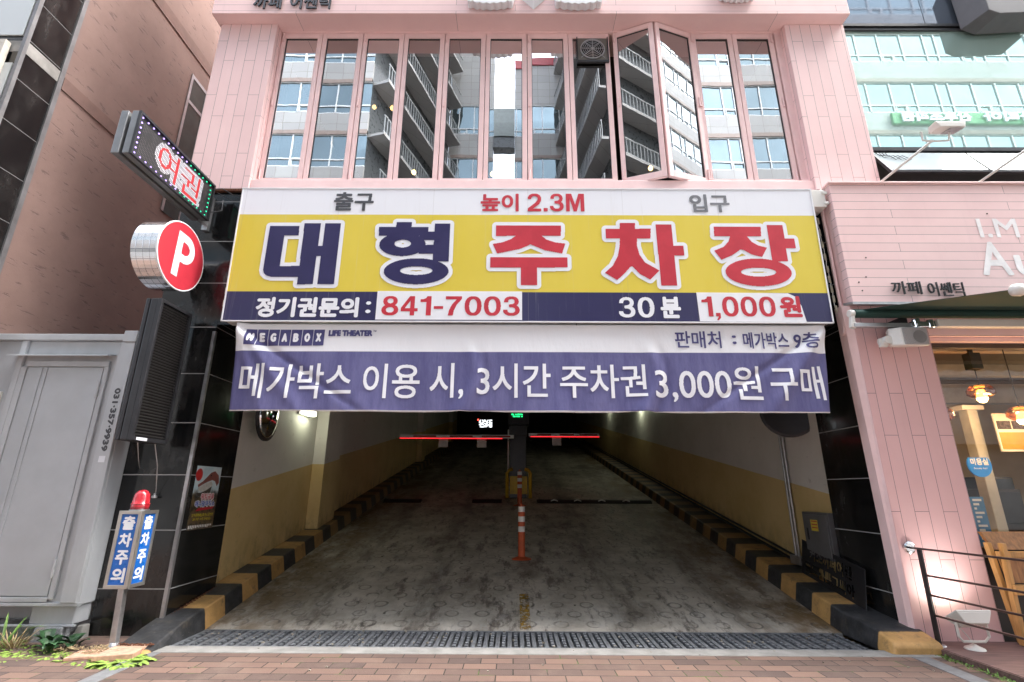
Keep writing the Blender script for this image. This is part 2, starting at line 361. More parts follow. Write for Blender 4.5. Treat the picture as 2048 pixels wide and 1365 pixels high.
def stucco():
    m = N('brown_scored_stucco'); c = m.mix(m.step(m.noise(.8, 8, .65), .3, .75), (.2, .128, .108), (.26, .172, .147))
    dash = m.step(m.noise(11, 4, .6, (.1, .33, 1.6), 3), .6, .67); c = m.mix(m.math('MULTIPLY', dash, .5), c, (.07, .05, .045))
    m.base(c); m.set(Roughness=.9); m.bump(m.math('SUBTRACT', m.math('MULTIPLY', m.noise(60, 6, .7), .5), dash), .5, .008); return m.m
M['stucco'] = stucco()
M['stucco_band'] = mat('brown_plain_stucco', (.18, .108, .09), .9, var=.15, bump=.3)

# ------------------------------------------------------------------ lettering (glyphs filled on a fine grid, so weight can be set)
def tri_fill(verts, polys, x0, y0, cell, W, H):
    img = np.zeros((H, W), bool)
    for p in polys:
        for i in range(1, len(p) - 1):
            a, b, c = verts[p[0]], verts[p[i]], verts[p[i + 1]]
            xs = [(q[0] - x0) / cell for q in (a, b, c)]; ys = [(q[1] - y0) / cell for q in (a, b, c)]
            i0, i1 = max(0, int(min(xs)) - 1), min(W, int(max(xs)) + 2); j0, j1 = max(0, int(min(ys)) - 1), min(H, int(max(ys)) + 2)
            if i1 <= i0 or j1 <= j0: continue
            X, Y = np.meshgrid(np.arange(i0, i1) + .5, np.arange(j0, j1) + .5)
            d = (ys[1] - ys[2]) * (xs[0] - xs[2]) + (xs[2] - xs[1]) * (ys[0] - ys[2])
            if abs(d) < 1e-12: continue
            l1 = ((ys[1] - ys[2]) * (X - xs[2]) + (xs[2] - xs[1]) * (Y - ys[2])) / d
            l2 = ((ys[2] - ys[0]) * (X - xs[2]) + (xs[0] - xs[2]) * (Y - ys[2])) / d
            img[j0:j1, i0:i1] |= (l1 >= -1e-6) & (l2 >= -1e-6) & (l1 + l2 <= 1 + 1e-6)
    return img
def dilate(img, r):
    if r < .5: return img
    R = int(math.ceil(r)); P = np.pad(img, R); out = np.zeros_like(img); H, W = img.shape
    for dy in range(-R, R + 1):
        for dx in range(-R, R + 1):
            if dx * dx + dy * dy <= r * r + .3: out |= P[R + dy:R + dy + H, R + dx:R + dx + W]
    return out
_tc = {}
def glyphs(body):
    if body not in _tc:
        cu = bpy.data.curves.new('t', 'FONT'); cu.body = body; cu.size = 1; cu.dimensions = '2D'; cu.fill_mode = 'FRONT'; cu.resolution_u = 6
        o = bpy.data.objects.new('t', cu); COL.objects.link(o); bpy.context.view_layer.update()
        me = bpy.data.meshes.new_from_object(o.evaluated_get(bpy.context.evaluated_depsgraph_get()))
        v = [(q.co.x, q.co.y) for q in me.vertices]; f = [list(p.vertices) for p in me.polygons]
        bpy.data.objects.remove(o); bpy.data.curves.remove(cu); bpy.data.meshes.remove(me); _tc[body] = (v, f)
    return _tc[body]
def text_mask(body, w, h, bold, cell):
    v, f = glyphs(body); a = np.array(v); lo, hi = a.min(0), a.max(0)
    sc = ((w - 2 * bold) / (hi[0] - lo[0]), (h - 2 * bold) / max(1e-6, hi[1] - lo[1]))
    vv = [((x - lo[0]) * sc[0] + bold, (y - lo[1]) * sc[1] + bold) for x, y in v]
    W, H = int(w / cell) + 2, int(h / cell) + 2
    return dilate(tri_fill(vv, f, 0, 0, cell, W, H), bold / cell)
def mask_mb(mb, img, u0, v0, cell, fr, d=.0, depth=0, maxrun=10 ** 6):
    H, W = img.shape
    def runs(row):
        p = np.diff(np.concatenate(([0], row.astype(np.int8), [0]))); return zip(np.where(p == 1)[0], np.where(p == -1)[0])
    for j in range(H):
        for a, b in runs(img[j]):
            x = a
            while x < b:
                e = min(b, x + maxrun)
                U0, U1, V0, V1 = u0 + x * cell, u0 + e * cell, v0 + j * cell, v0 + (j + 1) * cell
                mb.quad(fr(U0, V0, d + depth), fr(U1, V0, d + depth), fr(U1, V1, d + depth), fr(U0, V1, d + depth)); x = e
            if depth:
                for q in (a, b):
                    U = u0 + q * cell; V0, V1 = v0 + j * cell, v0 + (j + 1) * cell
                    mb.quad(fr(U, V0, d), fr(U, V1, d), fr(U, V1, d + depth), fr(U, V0, d + depth))
    if depth:
        P = np.pad(img, ((1, 1), (0, 0)))
        for j in range(H + 1):
            for a, b in runs(P[j] != P[j + 1]):
                V = v0 + j * cell
                mb.quad(fr(u0 + a * cell, V, d), fr(u0 + b * cell, V, d), fr(u0 + b * cell, V, d + depth), fr(u0 + a * cell, V, d + depth))
    return mb
def lettering(body, boxuv, fr, parent, m, bold=.012, d=.003, depth=0, cell=.004, maxrun=10 ** 6, name='lettering'):
    u0, u1, v0, v1 = boxuv
    mb = mask_mb(MB(), text_mask(body, u1 - u0, v1 - v0, bold, cell), u0, v0, cell, fr, d, depth, maxrun)
    return mkobj(name, mb, m, parent)
def numerals(body, boxuv, fr, parent, m, d=.003, cell=.004):
    """plain grotesque figures drawn from bars, ovals and polygons"""
    u0, u1, v0, v1 = boxuv; wd = {'1': .44, '-': .36, '.': .2, ',': .2, 'M': .86}; gap = .10
    tot = sum(wd.get(ch, .66) for ch in body) + gap * (len(body) - 1); sx = (u1 - u0) / tot; h = v1 - v0; mb = MB(); x = 0.0
    for ch in body:
        wc = wd.get(ch, .66); W, H = int(wc * sx / cell) + 1, int(h * 1.25 / cell) + 1
        X, Y = np.meshgrid((np.arange(W) + .5) * cell / sx, (np.arange(H) + .5) * cell / h - .2)
        E = lambda cx, cy, rx, ry, p=2.2: (np.abs((X - cx) / rx) ** p + np.abs((Y - cy) / ry) ** p) < 1
        def poly(g):
            ins = np.zeros((H, W), bool)
            for i in range(len(g)):
                (xa, ya), (xb, yb) = g[i], g[(i + 1) % len(g)]
                if ya != yb: ins ^= ((ya > Y) != (yb > Y)) & (X < (xb - xa) * (Y - ya) / (yb - ya) + xa)
            return ins
        if ch == '0': im = E(.33, .5, .33, .5, 2.4) & ~E(.33, .5, .155, .35)
        elif ch == '1': im = poly([(.0, .70), (.0, .83), (.13, .845), (.22, .90), (.26, 1), (.43, 1), (.43, 0), (.24, 0), (.24, .70)])
        elif ch == '2': im = (E(.33, .69, .32, .31) & ~E(.33, .69, .15, .165) & ((Y > .69) | ((X > .3) & (Y > .55)))) | poly([(.64, .62), (.47, .62), (.36, .47), (.02, .17), (.0, .0), (.65, .0), (.65, .16), (.27, .16), (.55, .4)])
        elif ch == '3': im = ((E(.32, .73, .29, .27) & ~E(.32, .73, .13, .13)) & ~((X < .28) & (Y < .70))) | ((E(.32, .29, .33, .29) & ~E(.32, .29, .155, .145)) & ~((X < .26) & (Y > .31))) | ((X > .22) & (X < .4) & (Y > .45) & (Y < .58))
        elif ch == '4': im = poly([(.36, 0), (.36, .22), (0, .22), (0, .39), (.34, 1), (.54, 1), (.54, .37), (.66, .37), (.66, .22), (.54, .22), (.54, 0)]) & ~poly([(.15, .37), (.37, .37), (.37, .77)])
        elif ch == '7': im = poly([(0, 1), (.64, 1), (.64, .86), (.44, .56), (.33, .25), (.30, 0), (.10, 0), (.15, .3), (.27, .6), (.44, .84), (0, .84)])
        elif ch == '8': im = (E(.33, .735, .285, .265) & ~E(.33, .745, .12, .125)) | (E(.33, .285, .33, .285) & ~E(.33, .285, .155, .14))
        elif ch == '-': im = (Y > .34) & (Y < .49)
        elif ch == '.': im = (X < .19) & (Y < .18) & (Y > 0)
        elif ch == ',': im = ((X < .19) & (Y < .18) & (Y > 0)) | poly([(.19, .02), (.19, -.06), (.1, -.18), (.02, -.18), (.09, -.04), (.09, .02)])
        elif ch == 'M': im = poly([(0, 0), (0, 1), (.26, 1), (.43, .38), (.60, 1), (.86, 1), (.86, 0), (.69, 0), (.69, .74), (.50, 0), (.36, 0), (.17, .74), (.17, 0)])
        if ch != ',': im &= Y >= 0
        mask_mb(mb, im, u0 + x * sx, v0 - .2 * h, cell, fr, d); x += wc + gap
    return mkobj('lettering', mb, m, parent)
def front(Y): return lambda u, v, d: (u, Y - d, v)           # a wall that faces the street
def side(X): return lambda u, v, d: (X + d, u, v)            # a face that looks towards +X
def sideL(X): return lambda u, v, d: (X - d, -u, v)          # a face that looks towards -X (u runs along -Y)


# ================================================================== the setting
struct('ground', MB().quad((-400, -400, -.1), (400, -400, -.1), (400, 400, -.1), (-400, 400, -.1)), mat('worn_asphalt', (.13, .13, .13), .85, var=.2))
struct('sidewalk', MB().box(-14, 14, -1.2, 5.40, -.3, 0).box(-14, -3.79, 5.40, 5.97, -.3, 0).box(4.08, 14, 5.40, 5.72, -.3, -.004), M['brick'])
struct('gutter_strip', MB().box(-3.79, 4.08, 5.40, 5.60, -.3, .006), M['concrete'], bevel=.006)
struct('kerb_strip', MB().box(-3.52, -3.36, 1, 5.398, -.3, .005).box(3.78, 3.94, 1, 5.398, -.3, .005), M['kerbstone'], bevel=.004)
struct('drain_trench', MB().box(-3.46, 3.66, 5.60, 6.25, -.4, -.16).box(-3.46, 3.66, 5.60, 5.615, -.4, -.002).box(-3.46, 3.66, 6.236, 6.25, -.4, -.002), M['concrete'])
YE = 34.0
struct('ramp_floor', MB().prism([(-3.95, 6.25, -.3), (-3.95, YE, rz(YE) - .3), (-3.95, YE, rz(YE)), (-3.95, 6.25, 0)], [(4.25, 6.25, -.3), (4.25, YE, rz(YE) - .3), (4.25, YE, rz(YE)), (4.25, 6.25, 0)]), M['ramp'])
def kerb(name, xw, xf, prof, mt):
    """prof: (y, top height) from the street end inwards; a ledge with a slightly battered face"""
    mb = MB(); n = len(prof); s = 1 if xf > xw else -1
    for i in range(n - 1):
        (ya, ta), (yb, tb) = prof[i], prof[i + 1]; za, zb = rz(ya) - .02, rz(yb) - .02
        mb.hexa([(xw, ya, za), (xf, ya, za), (xf, yb, zb), (xw, yb, zb), (xw, ya, ta), (xf - s * .045, ya, ta), (xf - s * .045, yb, tb), (xw, yb, tb)])
    o = struct(name, mb, mt)
    import bmesh
    bm = bmesh.new(); bm.from_mesh(o.data); bmesh.ops.remove_doubles(bm, verts=bm.verts, dist=1e-5); seen = {}
    for f in bm.faces: seen.setdefault(frozenset(v.index for v in f.verts), []).append(f)
    bmesh.ops.delete(bm, geom=[f for q in seen.values() if len(q) > 1 for f in q], context='FACES_ONLY')      # inner walls between the lengths
    bmesh.ops.recalc_face_normals(bm, faces=bm.faces); bm.to_mesh(o.data); bm.free()
    b = o.modifiers.new('edge', 'BEVEL'); b.width = .022; b.segments = 3; b.limit_method = 'ANGLE'; b.angle_limit = .6
    return o
HK = .215
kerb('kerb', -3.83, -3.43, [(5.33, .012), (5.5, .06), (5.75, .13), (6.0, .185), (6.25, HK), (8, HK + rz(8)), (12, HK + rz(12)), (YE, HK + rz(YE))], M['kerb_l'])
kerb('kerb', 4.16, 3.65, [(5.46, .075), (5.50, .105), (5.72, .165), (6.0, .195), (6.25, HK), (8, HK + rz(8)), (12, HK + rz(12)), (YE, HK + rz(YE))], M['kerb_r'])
struct('lane_line', MB().prism([(.08, y, rz(y) + .004) for y in (6.27, 7.3)] + [(.2, y, rz(y) + .004) for y in (7.3, 6.27)], [(.08, y, rz(y) + .0045) for y in (6.27, 7.3)] + [(.2, y, rz(y) + .0045) for y in (7.3, 6.27)]), None)
def worn_yellow():
    m = N('worn_yellow_road_paint'); a = m.step(m.noise(17, 8, .75), .46, .56); t = m.n('BsdfTransparent'); x = m.n('MixShader')
    m.base((.45, .27, .04)); m.set(Roughness=.7); m.l(a, x.inputs[0]); m.l(t.outputs[0], x.inputs[1]); m.l(m.p.outputs[0], x.inputs[2]); m.l(x.outputs[0], m.out.inputs['Surface']); return m.m
bpy.data.objects['lane_line'].data.materials.append(worn_yellow())

# ------------------------------------------------------------------ cafe building with the car park mouth
cafe = thing('cafe_building', 'pink painted cafe building above the car park entrance with a row of folding windows', 'building', (0, 5.95, 0))
def P(name, mb, m, **k): return mkobj(name, mb, m, cafe, **k)
P('pilaster', MB().box(-4.50, -3.64, 5.90, 6.5, 5.43, 8.328), M['pink_v'], bevel=.008)
P('pilaster', MB().box(4.10, 5.0, 5.90, 6.5, 5.43, 8.328), M['pink_v'], bevel=.008)
P('fascia', MB().box(-4.555, 4.993, 5.72, 6.5, 8.33, 9.9), M['pink_h'], bevel=.006)
P('wall', MB().box(-4.50, 5.0, 5.95, 6.5, 9.9, 13).box(-4.50, -4.2, 6.5, 18, 5.43, 13).box(4.7, 5.0, 6.5, 18, 5.43, 13).box(-4.5, 5, 18, 18.3, 10, 13).box(-4.5, 5, 5.95, 18.3, 13, 13.3).box(-4.50, -4.2, 6.9, 18, 0, 5.43), M['pink'])
P('window_sill', MB().box(-3.64, 4.10, 5.93, 6.2, 5.43, 5.60), M['pink_frame'], bevel=.01)
P('window_surround', MB().box(-3.64, 4.10, 6.02, 6.2, 8.318, 8.329).box(-3.64, -3.632, 6.03, 6.2, 5.60, 8.318).box(4.006, 4.10, 6.03, 6.2, 5.60, 8.318), M['pink_frame'])
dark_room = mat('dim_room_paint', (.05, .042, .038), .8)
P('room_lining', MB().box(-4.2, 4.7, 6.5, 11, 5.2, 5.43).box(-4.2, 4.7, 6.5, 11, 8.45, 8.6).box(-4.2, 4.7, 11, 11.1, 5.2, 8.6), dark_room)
for bx, by, bz in ((-2.58, 7.5, 8.22), (-2.25, 7.5, 8.2), (-.39, 7.5, 6.8), (-1.77, 7.5, 6.83), (2.35, 7.4, 6.85)):
    t = thing('pendant_lamp', 'lit bulb hanging inside the room behind the upstairs windows', 'lamp', (bx, by, 8.45), 'lit bulbs inside the upstairs cafe')
    mkobj('cord', MB().cyl((bx, by, bz + .03), (bx, by, 8.45), .006), M['black'], t); mkobj('bulb', MB().lathe([(.004, -.045), (.03, -.03), (.04, 0), (.028, .03), (.012, .05)], (bx, by, bz), 12), M['bulb'], t, smooth=True)
def window(a, b, frd, top=8.315):
    """one leaf between corners a and b (x, y) in plan"""
    a = Vector((a[0], a[1], 0)); b = Vector((b[0], b[1], 0)); d = (b - a).normalized(); n = Vector((d.y, -d.x, 0)); L = (b - a).length
    fr = lambda u, v, q: tuple(a + d * u + n * q + Vector((0, 0, v)))
    z0, z1 = 5.604, top; s0, s1 = .068, .075; mb = MB()
    for u0, u1, v0, v1 in ((.003, s0, z0, z1), (L - s1, L - .003, z0, z1), (s0, L - s1, z0, 5.705), (s0, L - s1, 8.227, z1)):
        mb.fbox(fr, u0, u1, v0, v1, -.02, .03)
    o = P('window', mb, M['pink_frame'], bevel=.004)
    t1, t2 = random.uniform(-.004, .004), random.uniform(-.003, .003)
    p = MB().quad(*[fr(u, v, t1 * (u - L / 2) + t2 * (v - 7)) for u, v in ((s0, 5.705), (L - s1, 5.705), (L - s1, 8.227), (s0, 8.227))])
    mkobj('pane', p, M['pane'], o)
    g = MB()
    for u0, u1, v0, v1 in ((s0, s0 + .008, 5.705, 8.227), (L - s1 - .008, L - s1, 5.705, 8.227), (s0, L - s1, 5.705, 5.713), (s0, L - s1, 8.219, 8.227)):
        g.fbox(fr, u0, u1, v0, v1, .002, .012)
    mkobj('gasket', g, M['black'], o)
    return o, fr, L
for k in range(12):
    x0 = -3.628 + .6355 * k
    if k == 8: a, b = (1.516, 6.08), (2.089, 5.862)
    elif k == 9: a, b = (2.101, 5.862), (2.742, 6.08)
    else: a, b = (x0, 6.08), (x0 + .6325, 6.08)
    o, fr, L = window(a, b, None)
    hb = MB()
    if k % 2 == 0 or k in (9, 11):
        for v in (5.68, 6.93, 8.14):
            u = .028 if k % 2 == 0 else L - .03
            mkobj('hinge', MB().cyl(fr(u, v, .04), fr(u, v + .16, .04), .013).cyl(fr(u, v + .006, .03), fr(u, v + .006, .055), .012), M['pink_frame'], o)
    if k == 7:   # extractor fan panel in the top of this leaf
        mkobj('fan_panel', MB().box(.945, 1.43, 6.02, 6.06, 7.74, 7.775).box(.945, .96, 6.02, 6.06, 7.775, 8.22).box(1.415, 1.43, 6.02, 6.06, 7.775, 8.22), M['dark_metal'], o)
        mkobj('fan_plate', MB().box(.965, 1.41, 6.045, 6.065, 7.78, 8.215), mat('aged_fan_plastic', (.16, .15, .13), .5), o)
        fan = MB().lathe([(.19, .0), (.19, -.012), (.17, -.012), (.17, 0)], (1.187, 6.04, 7.995), 28, 'Y'); mkobj('fan_opening', MB().cyl((1.187, 6.043, 7.995), (1.187, 6.03, 7.995), .18, n=28), M['void'], o)
        for r in (.03, .06, .09, .12, .15, .18): fan.torus((1.187, 6.018, 7.995), r, .0035, 'Y', 28, 5)
        for q in range(4): fan.cyl((1.187 - .25 * math.cos(q * math.pi / 4 + .78), 6.018, 7.995 - .25 * math.sin(q * math.pi / 4 + .78)) if q % 2 == 0 else (1.187 - .18 * math.cos(q * math.pi / 4 + .78), 6.018, 7.995 - .18 * math.sin(q * math.pi / 4 + .78)), (1.187 + .18 * math.cos(q * math.pi / 4 + .78), 6.018, 7.995 + .18 * math.sin(q * math.pi / 4 + .78)), .004)
        mkobj('fan_grille', fan, M['steel'], o)
# letters and ornaments on the fascia
def raised(body, box, Y, parent, m, depth=.035, bold=.008, cell=.004): return lettering(body, box, front(Y), parent, m, bold, .012, depth, cell)
letters = mat('black_acrylic', (.02, .02, .022), .25)
raised('까페', (-3.935, -3.515, 8.395, 8.675), 5.72, cafe, letters, .02, .004); raised('어쎈틱', (-3.385, -2.775, 8.39, 8.675), 5.72, cafe, letters, .02, .004)
def scallop(cx, hw, zb, label, ht=1.0):
    pts = []; n = 7
    for i in range(n):
        u0 = cx - hw + 2 * hw * i / n; ww = 2 * hw / n
        dip = .05 * (1 - ((i + .5) / n * 2 - 1) ** 2)
        for q in range(4): pts.append((u0 + ww * q / 4, zb + .05 - dip * 1.1 - .032 * math.sin(math.pi * (q + .5) / 4)))
    top = [(cx + hw * math.cos(t) * 1.05, zb + .25 + ht * .5 * math.sin(t)) for t in [math.pi * i / 14 for i in range(15)]]
    o = mkobj('ornament', MB().ext(pts + top, front(5.72), .012, .13), M['white'], base=(cx, 5.72, zb), bevel=.006); tag(o, label, 'ornament', 'white ornaments on the pink fascia'); return o
scallop(-.36, .345, 8.40, 'white scalloped ornament left of the pointed one on the fascia'); scallop(.95, .355, 8.395, 'white scalloped ornament right of the pointed one on the fascia')
scallop(3.325, .27, 8.545, 'white scalloped ornament farthest right on the pink fascia')
dm = MB(); c0 = (.272, 5.56, 8.62)
q = [(.272, 8.40), (.47, 8.62), (.272, 9.2), (.075, 8.62)]; r = [(x, 5.715, z) for x, z in q]
for i in range(4): dm.quad(r[i], r[(i + 1) % 4], c0)
dm.quad(*r); tag(mkobj('ornament', dm, M['white'], base=(.272, 5.7, 8.4)), 'white pointed diamond ornament on the pink fascia', 'ornament', 'white ornaments on the pink fascia')
# car park mouth: granite lintel and pillars
P('lintel', MB().box(-3.75, 4.10, 5.95, 6.6, 3.49, 5.43), M['granite'])
P('ledge_flashing', MB().box(-4.5, -3.64, 5.9, 5.96, 5.40, 5.43).box(-3.64, 4.10, 5.94, 5.96, 5.40, 5.43), M['rust'])
for nm, x0, x1, y0, y1, lab, tx in (('granite_pillar', -4.525, -3.752, 5.95, 6.88, 'black granite pillar left of the ramp with a poster on its inner side', -3.785), ('granite_pillar', 4.10, 4.7, 5.89, 6.78, 'black granite pillar right of the ramp beside the pink wall', 4.1)):
    t = thing(nm, lab, 'pillar', ((x0 + x1) / 2, y0, 0), 'granite pillars of the entrance')
    mkobj('cladding', MB().box(x0, x1, y0, y1, -.2, 3.49 if x0 < 0 else 5.43), M['granite'], t)
    if x0 < 0: mkobj('cladding', MB().box(x0, x1 - .001, y0, y1, 3.49, 5.40), M['granite'], t)
    if x0 < 0: mkobj('corner_trim', MB().box(tx - .004, tx + .036, y0 - .005, y0 + .03, 0, 3.4), M['steel'], t)
    else: mkobj('corner_trim', MB().box(tx - .005, tx + .03, y0 - .006, y0 + .012, 0, 3.6), M['dark_metal'], t)
# tunnel
tun = thing('car_park_tunnel', 'car park ramp tunnel with cream and ochre painted walls', 'tunnel', (0, 7, 0))
mkobj('wall', MB().box(-4.1, -3.83, 6.88, YE, -.5, 10), M['tunnel'], tun)
mkobj('wall', MB().box(4.15, 4.4, 6.78, YE, -.5, 10), M['tunnel'], tun)
for ya, yb in ((9.72, 10.55), (19.9, 20.6), (29.5, 30.2)): mkobj('pier', MB().box(-3.829, -3.60, ya, yb, rz(ya), 9), M['tunnel'], tun, bevel=.01)
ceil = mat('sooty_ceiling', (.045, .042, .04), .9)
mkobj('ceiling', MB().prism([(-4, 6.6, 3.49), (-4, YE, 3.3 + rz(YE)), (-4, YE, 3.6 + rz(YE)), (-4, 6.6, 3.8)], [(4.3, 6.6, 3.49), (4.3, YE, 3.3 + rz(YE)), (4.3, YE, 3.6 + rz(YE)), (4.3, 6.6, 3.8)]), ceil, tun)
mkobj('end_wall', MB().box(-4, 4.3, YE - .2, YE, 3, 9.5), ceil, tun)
mkobj('pipe', MB().tube([(4.10, y, rz(y) + HK + .05) for y in (7.3, 12, 20, 30)], .022).tube([(4.10, y, rz(y) + HK + .12) for y in (7.3, 12, 20, 30)], .018), M['dark_metal'], tun)

# ------------------------------------------------------------------ brown neighbour on the left
br = thing('brown_building', 'brown stucco building with a black tiled corner column', 'building', (-6.5, 5.5, 0))
mkobj('wall', MB().box(-12, -6.5, 5.70, 30, 0, 24), M['stucco'], br)
mkobj('string_course', MB().box(-6.52, -6.485, 5.76, 30, 6.97, 7.17).box(-6.52, -6.485, 5.76, 30, 9.9, 10.15), M['stucco_band'], br)
mkobj('tiled_column', MB().box(-12, -6.497, 5.175, 5.70, 0, 24), M['granite_brown'], br)
mkobj('column_band', MB().box(-12, -6.49, 5.172, 5.70, 7.02, 7.2), M['concrete'], br)
mkobj('corner_trim', MB().box(-6.52, -6.475, 5.68, 5.745, 0, 24).box(-6.53, -6.48, 5.15, 5.20, 0, 24), mat('grey_corner_trim', (.17, .17, .175), .5, .3, var=.2, dirt=.3), br)
pale = mat('pale_cladding_panel', (.5, .54, .55), .4, var=.04, scale=1)
for z in (4.6, 5.35, 6.1, 7.28, 7.93, 8.6): mkobj('cladding_panel', MB().box(-9, -6.56, 5.155, 5.175, z, z + (.63 if z > 7 else .72)), pale, br, bevel=.004)
ww = mkobj('window', MB().box(-8.2, -6.66, 5.08, 5.155, 7.06, 7.13).box(-6.72, -6.66, 5.08, 5.155, 5.2, 7.06), mat('beige_window_metal', (.5, .46, .4), .4), br, bevel=.004)
mkobj('pane', MB().quad((-8.2, 5.13, 5.2), (-6.72, 5.13, 5.2), (-6.72, 5.13, 7.06), (-8.2, 5.13, 7.06)), M['spandrel'], ww)
ww = mkobj('window', MB().box(-6.51, -6.48, 8.02, 8.08, 6.4, 9.5).box(-6.51, -6.48, 8.5, 8.56, 6.4, 9.5).box(-6.51, -6.48, 8.08, 8.5, 8.85, 8.92).box(-6.51, -6.48, 8.08, 8.5, 9.43, 9.5), M['steel'], br)
mkobj('pane', MB().quad((-6.49, 8.08, 6.4), (-6.49, 8.5, 6.4), (-6.49, 8.5, 9.43), (-6.49, 8.08, 9.43)), mat('murky_glass', (.05, .07, .07), .15), ww)

# grey steel gatehouse that closes the alley
cb = thing('steel_cabinet', 'grey steel cabinet with a hinged door beside the black pillar', 'cabinet', (-5.4, 5.85, .2))
CF = 5.74
cf = front(CF)
mkobj('body', MB().box(-6.49, -4.53, CF, 6.4, .33, 3.20), M['cabinet'], cb, bevel=.012)
mkobj('plinth', MB().box(-5.02, -4.56, CF + .02, 6.35, .15, .325).box(-6.49, -5.02, CF + .25, 6.35, .15, .325), M['cabinet'], cb, bevel=.01)
mkobj('bottom_rail', MB().box(-6.49, -4.515, CF - .03, CF + .02, .325, .36).box(-6.49, -4.52, CF, CF + .03, .13, .15), M['cabinet'], cb, bevel=.005)
mkobj('top_rail', MB().box(-6.49, -4.66, CF - .05, CF + .1, 3.2, 3.28).box(-4.68, -4.52, CF - .06, CF + .12, 3.18, 3.32), M['cabinet'], cb, bevel=.008)
mkobj('post', MB().box(-5.9, -5.83, CF - .035, CF, .4, 3.2), M['cabinet'], cb, bevel=.006)
mkobj('post', MB().box(-4.70, -4.53, CF - .045, CF, .36, 3.18), M['cabinet'], cb, bevel=.008)
mkobj('door_frame', MB().box(-5.78, -4.80, CF - .03, CF, 2.88, 2.95).box(-4.845, -4.79, CF - .03, CF, .39, 2.88).box(-5.83, -5.765, CF - .03, CF, .39, 2.88).box(-5.765, -4.845, CF - .03, CF, .365, .41), M['cabinet'], cb, bevel=.005)
mkobj('drip_cap', MB().prism([(-5.95, CF - .13, 2.985), (-5.95, CF, 3.02), (-5.95, CF, 3.035), (-5.95, CF - .13, 2.998)], [(-4.76, CF - .13, 2.985), (-4.76, CF, 3.02), (-4.76, CF, 3.035), (-4.76, CF - .13, 2.998)]), M['cabinet'], cb)
dr = mkobj('door', MB().box(-5.755, -4.857, CF - .022, CF - .001, .42, 2.87).box(-5.60, -5.57, CF - .032, CF - .022, .42, 2.87).box(-5.54, -5.51, CF - .032, CF - .022, .42, 2.87), M['cabinet_door'], cb, bevel=.004)
for hz in (.6, 2.52): mkobj('hinge', MB().cyl((-4.853, CF - .035, hz), (-4.853, CF - .035, hz + .18), .017), M['cabinet'], dr)
mkobj('knob', MB().lathe([(.045, 0), (.045, -.01), (.02, -.012), (.02, -.05), (.034, -.055), (.036, -.08), (.02, -.095)], (-5.70, CF - .02, 1.42), 16, 'Y'), M['chrome'], dr, smooth=False)
wv = mkobj('side_window', MB().box(-6.49, -5.98, CF - .03, CF, 2.5, 2.58).box(-6.03, -5.98, CF - .03, CF, 1.7, 2.5), M['cream_plastic'], cb, bevel=.004)
mkobj('pane', MB().box(-6.49, -6.03, CF - .012, CF - .004, 1.7, 2.5), mat('beige_blind', (.5, .45, .38), .7), wv)
vert = lambda u, v, d: (-4.605 + v, CF - .045 - d, 2.62 - u)      # reads downwards
lettering('031·357·9939', (0, .72, -.035, .035), vert, cb, M['grey_ink'], .006, .002, cell=.003)
mkobj('sticker', MB().box(-4.64, -4.57, CF - .048, CF - .0455, 1.78, 1.85), M['sign_white'], cb)
for i, (x0, x1, y0, y1, z1) in enumerate(((-4.93, -4.62, 5.70, 5.95, .13), (-5.4, -4.97, 5.78, 6.0, .14), (-4.60, -4.50, 5.80, 5.93, .06), (-4.585, -4.49, 5.81, 5.93, .125))):
    o = mkobj('stone_block', MB().hexa([(x0, y0, -.02), (x1, y0 + .01, -.02), (x1, y1, -.02), (x0, y1, -.02), (x0 + .02, y0 + .02, z1), (x1 - .01, y0 + .02, z1), (x1 - .01, y1, z1), (x0 + .02, y1, z1)]).hexa([(x0, y0, -.02)] * 4 + [(x0, y0, -.02)] * 4) if False else MB().hexa([(x0, y0, -.02), (x1, y0 + .01, -.02), (x1, y1, -.02), (x0, y1, -.02), (x0 + .02, y0 + .02, z1), (x1 - .01, y0 + .02, z1), (x1 - .01, y1, z1), (x0 + .02, y1, z1)]), M['stone'] if i < 2 else M['concrete'], base=((x0 + x1) / 2, y0, 0), bevel=.012)
    tag(o, ('large grey granite block under the steel cabinet', 'shadowed grey block under the left part of the cabinet', 'small pale cobble at the foot of the black pillar', 'small pale cobble stacked under the corner of the cabinet')[i], 'stone')

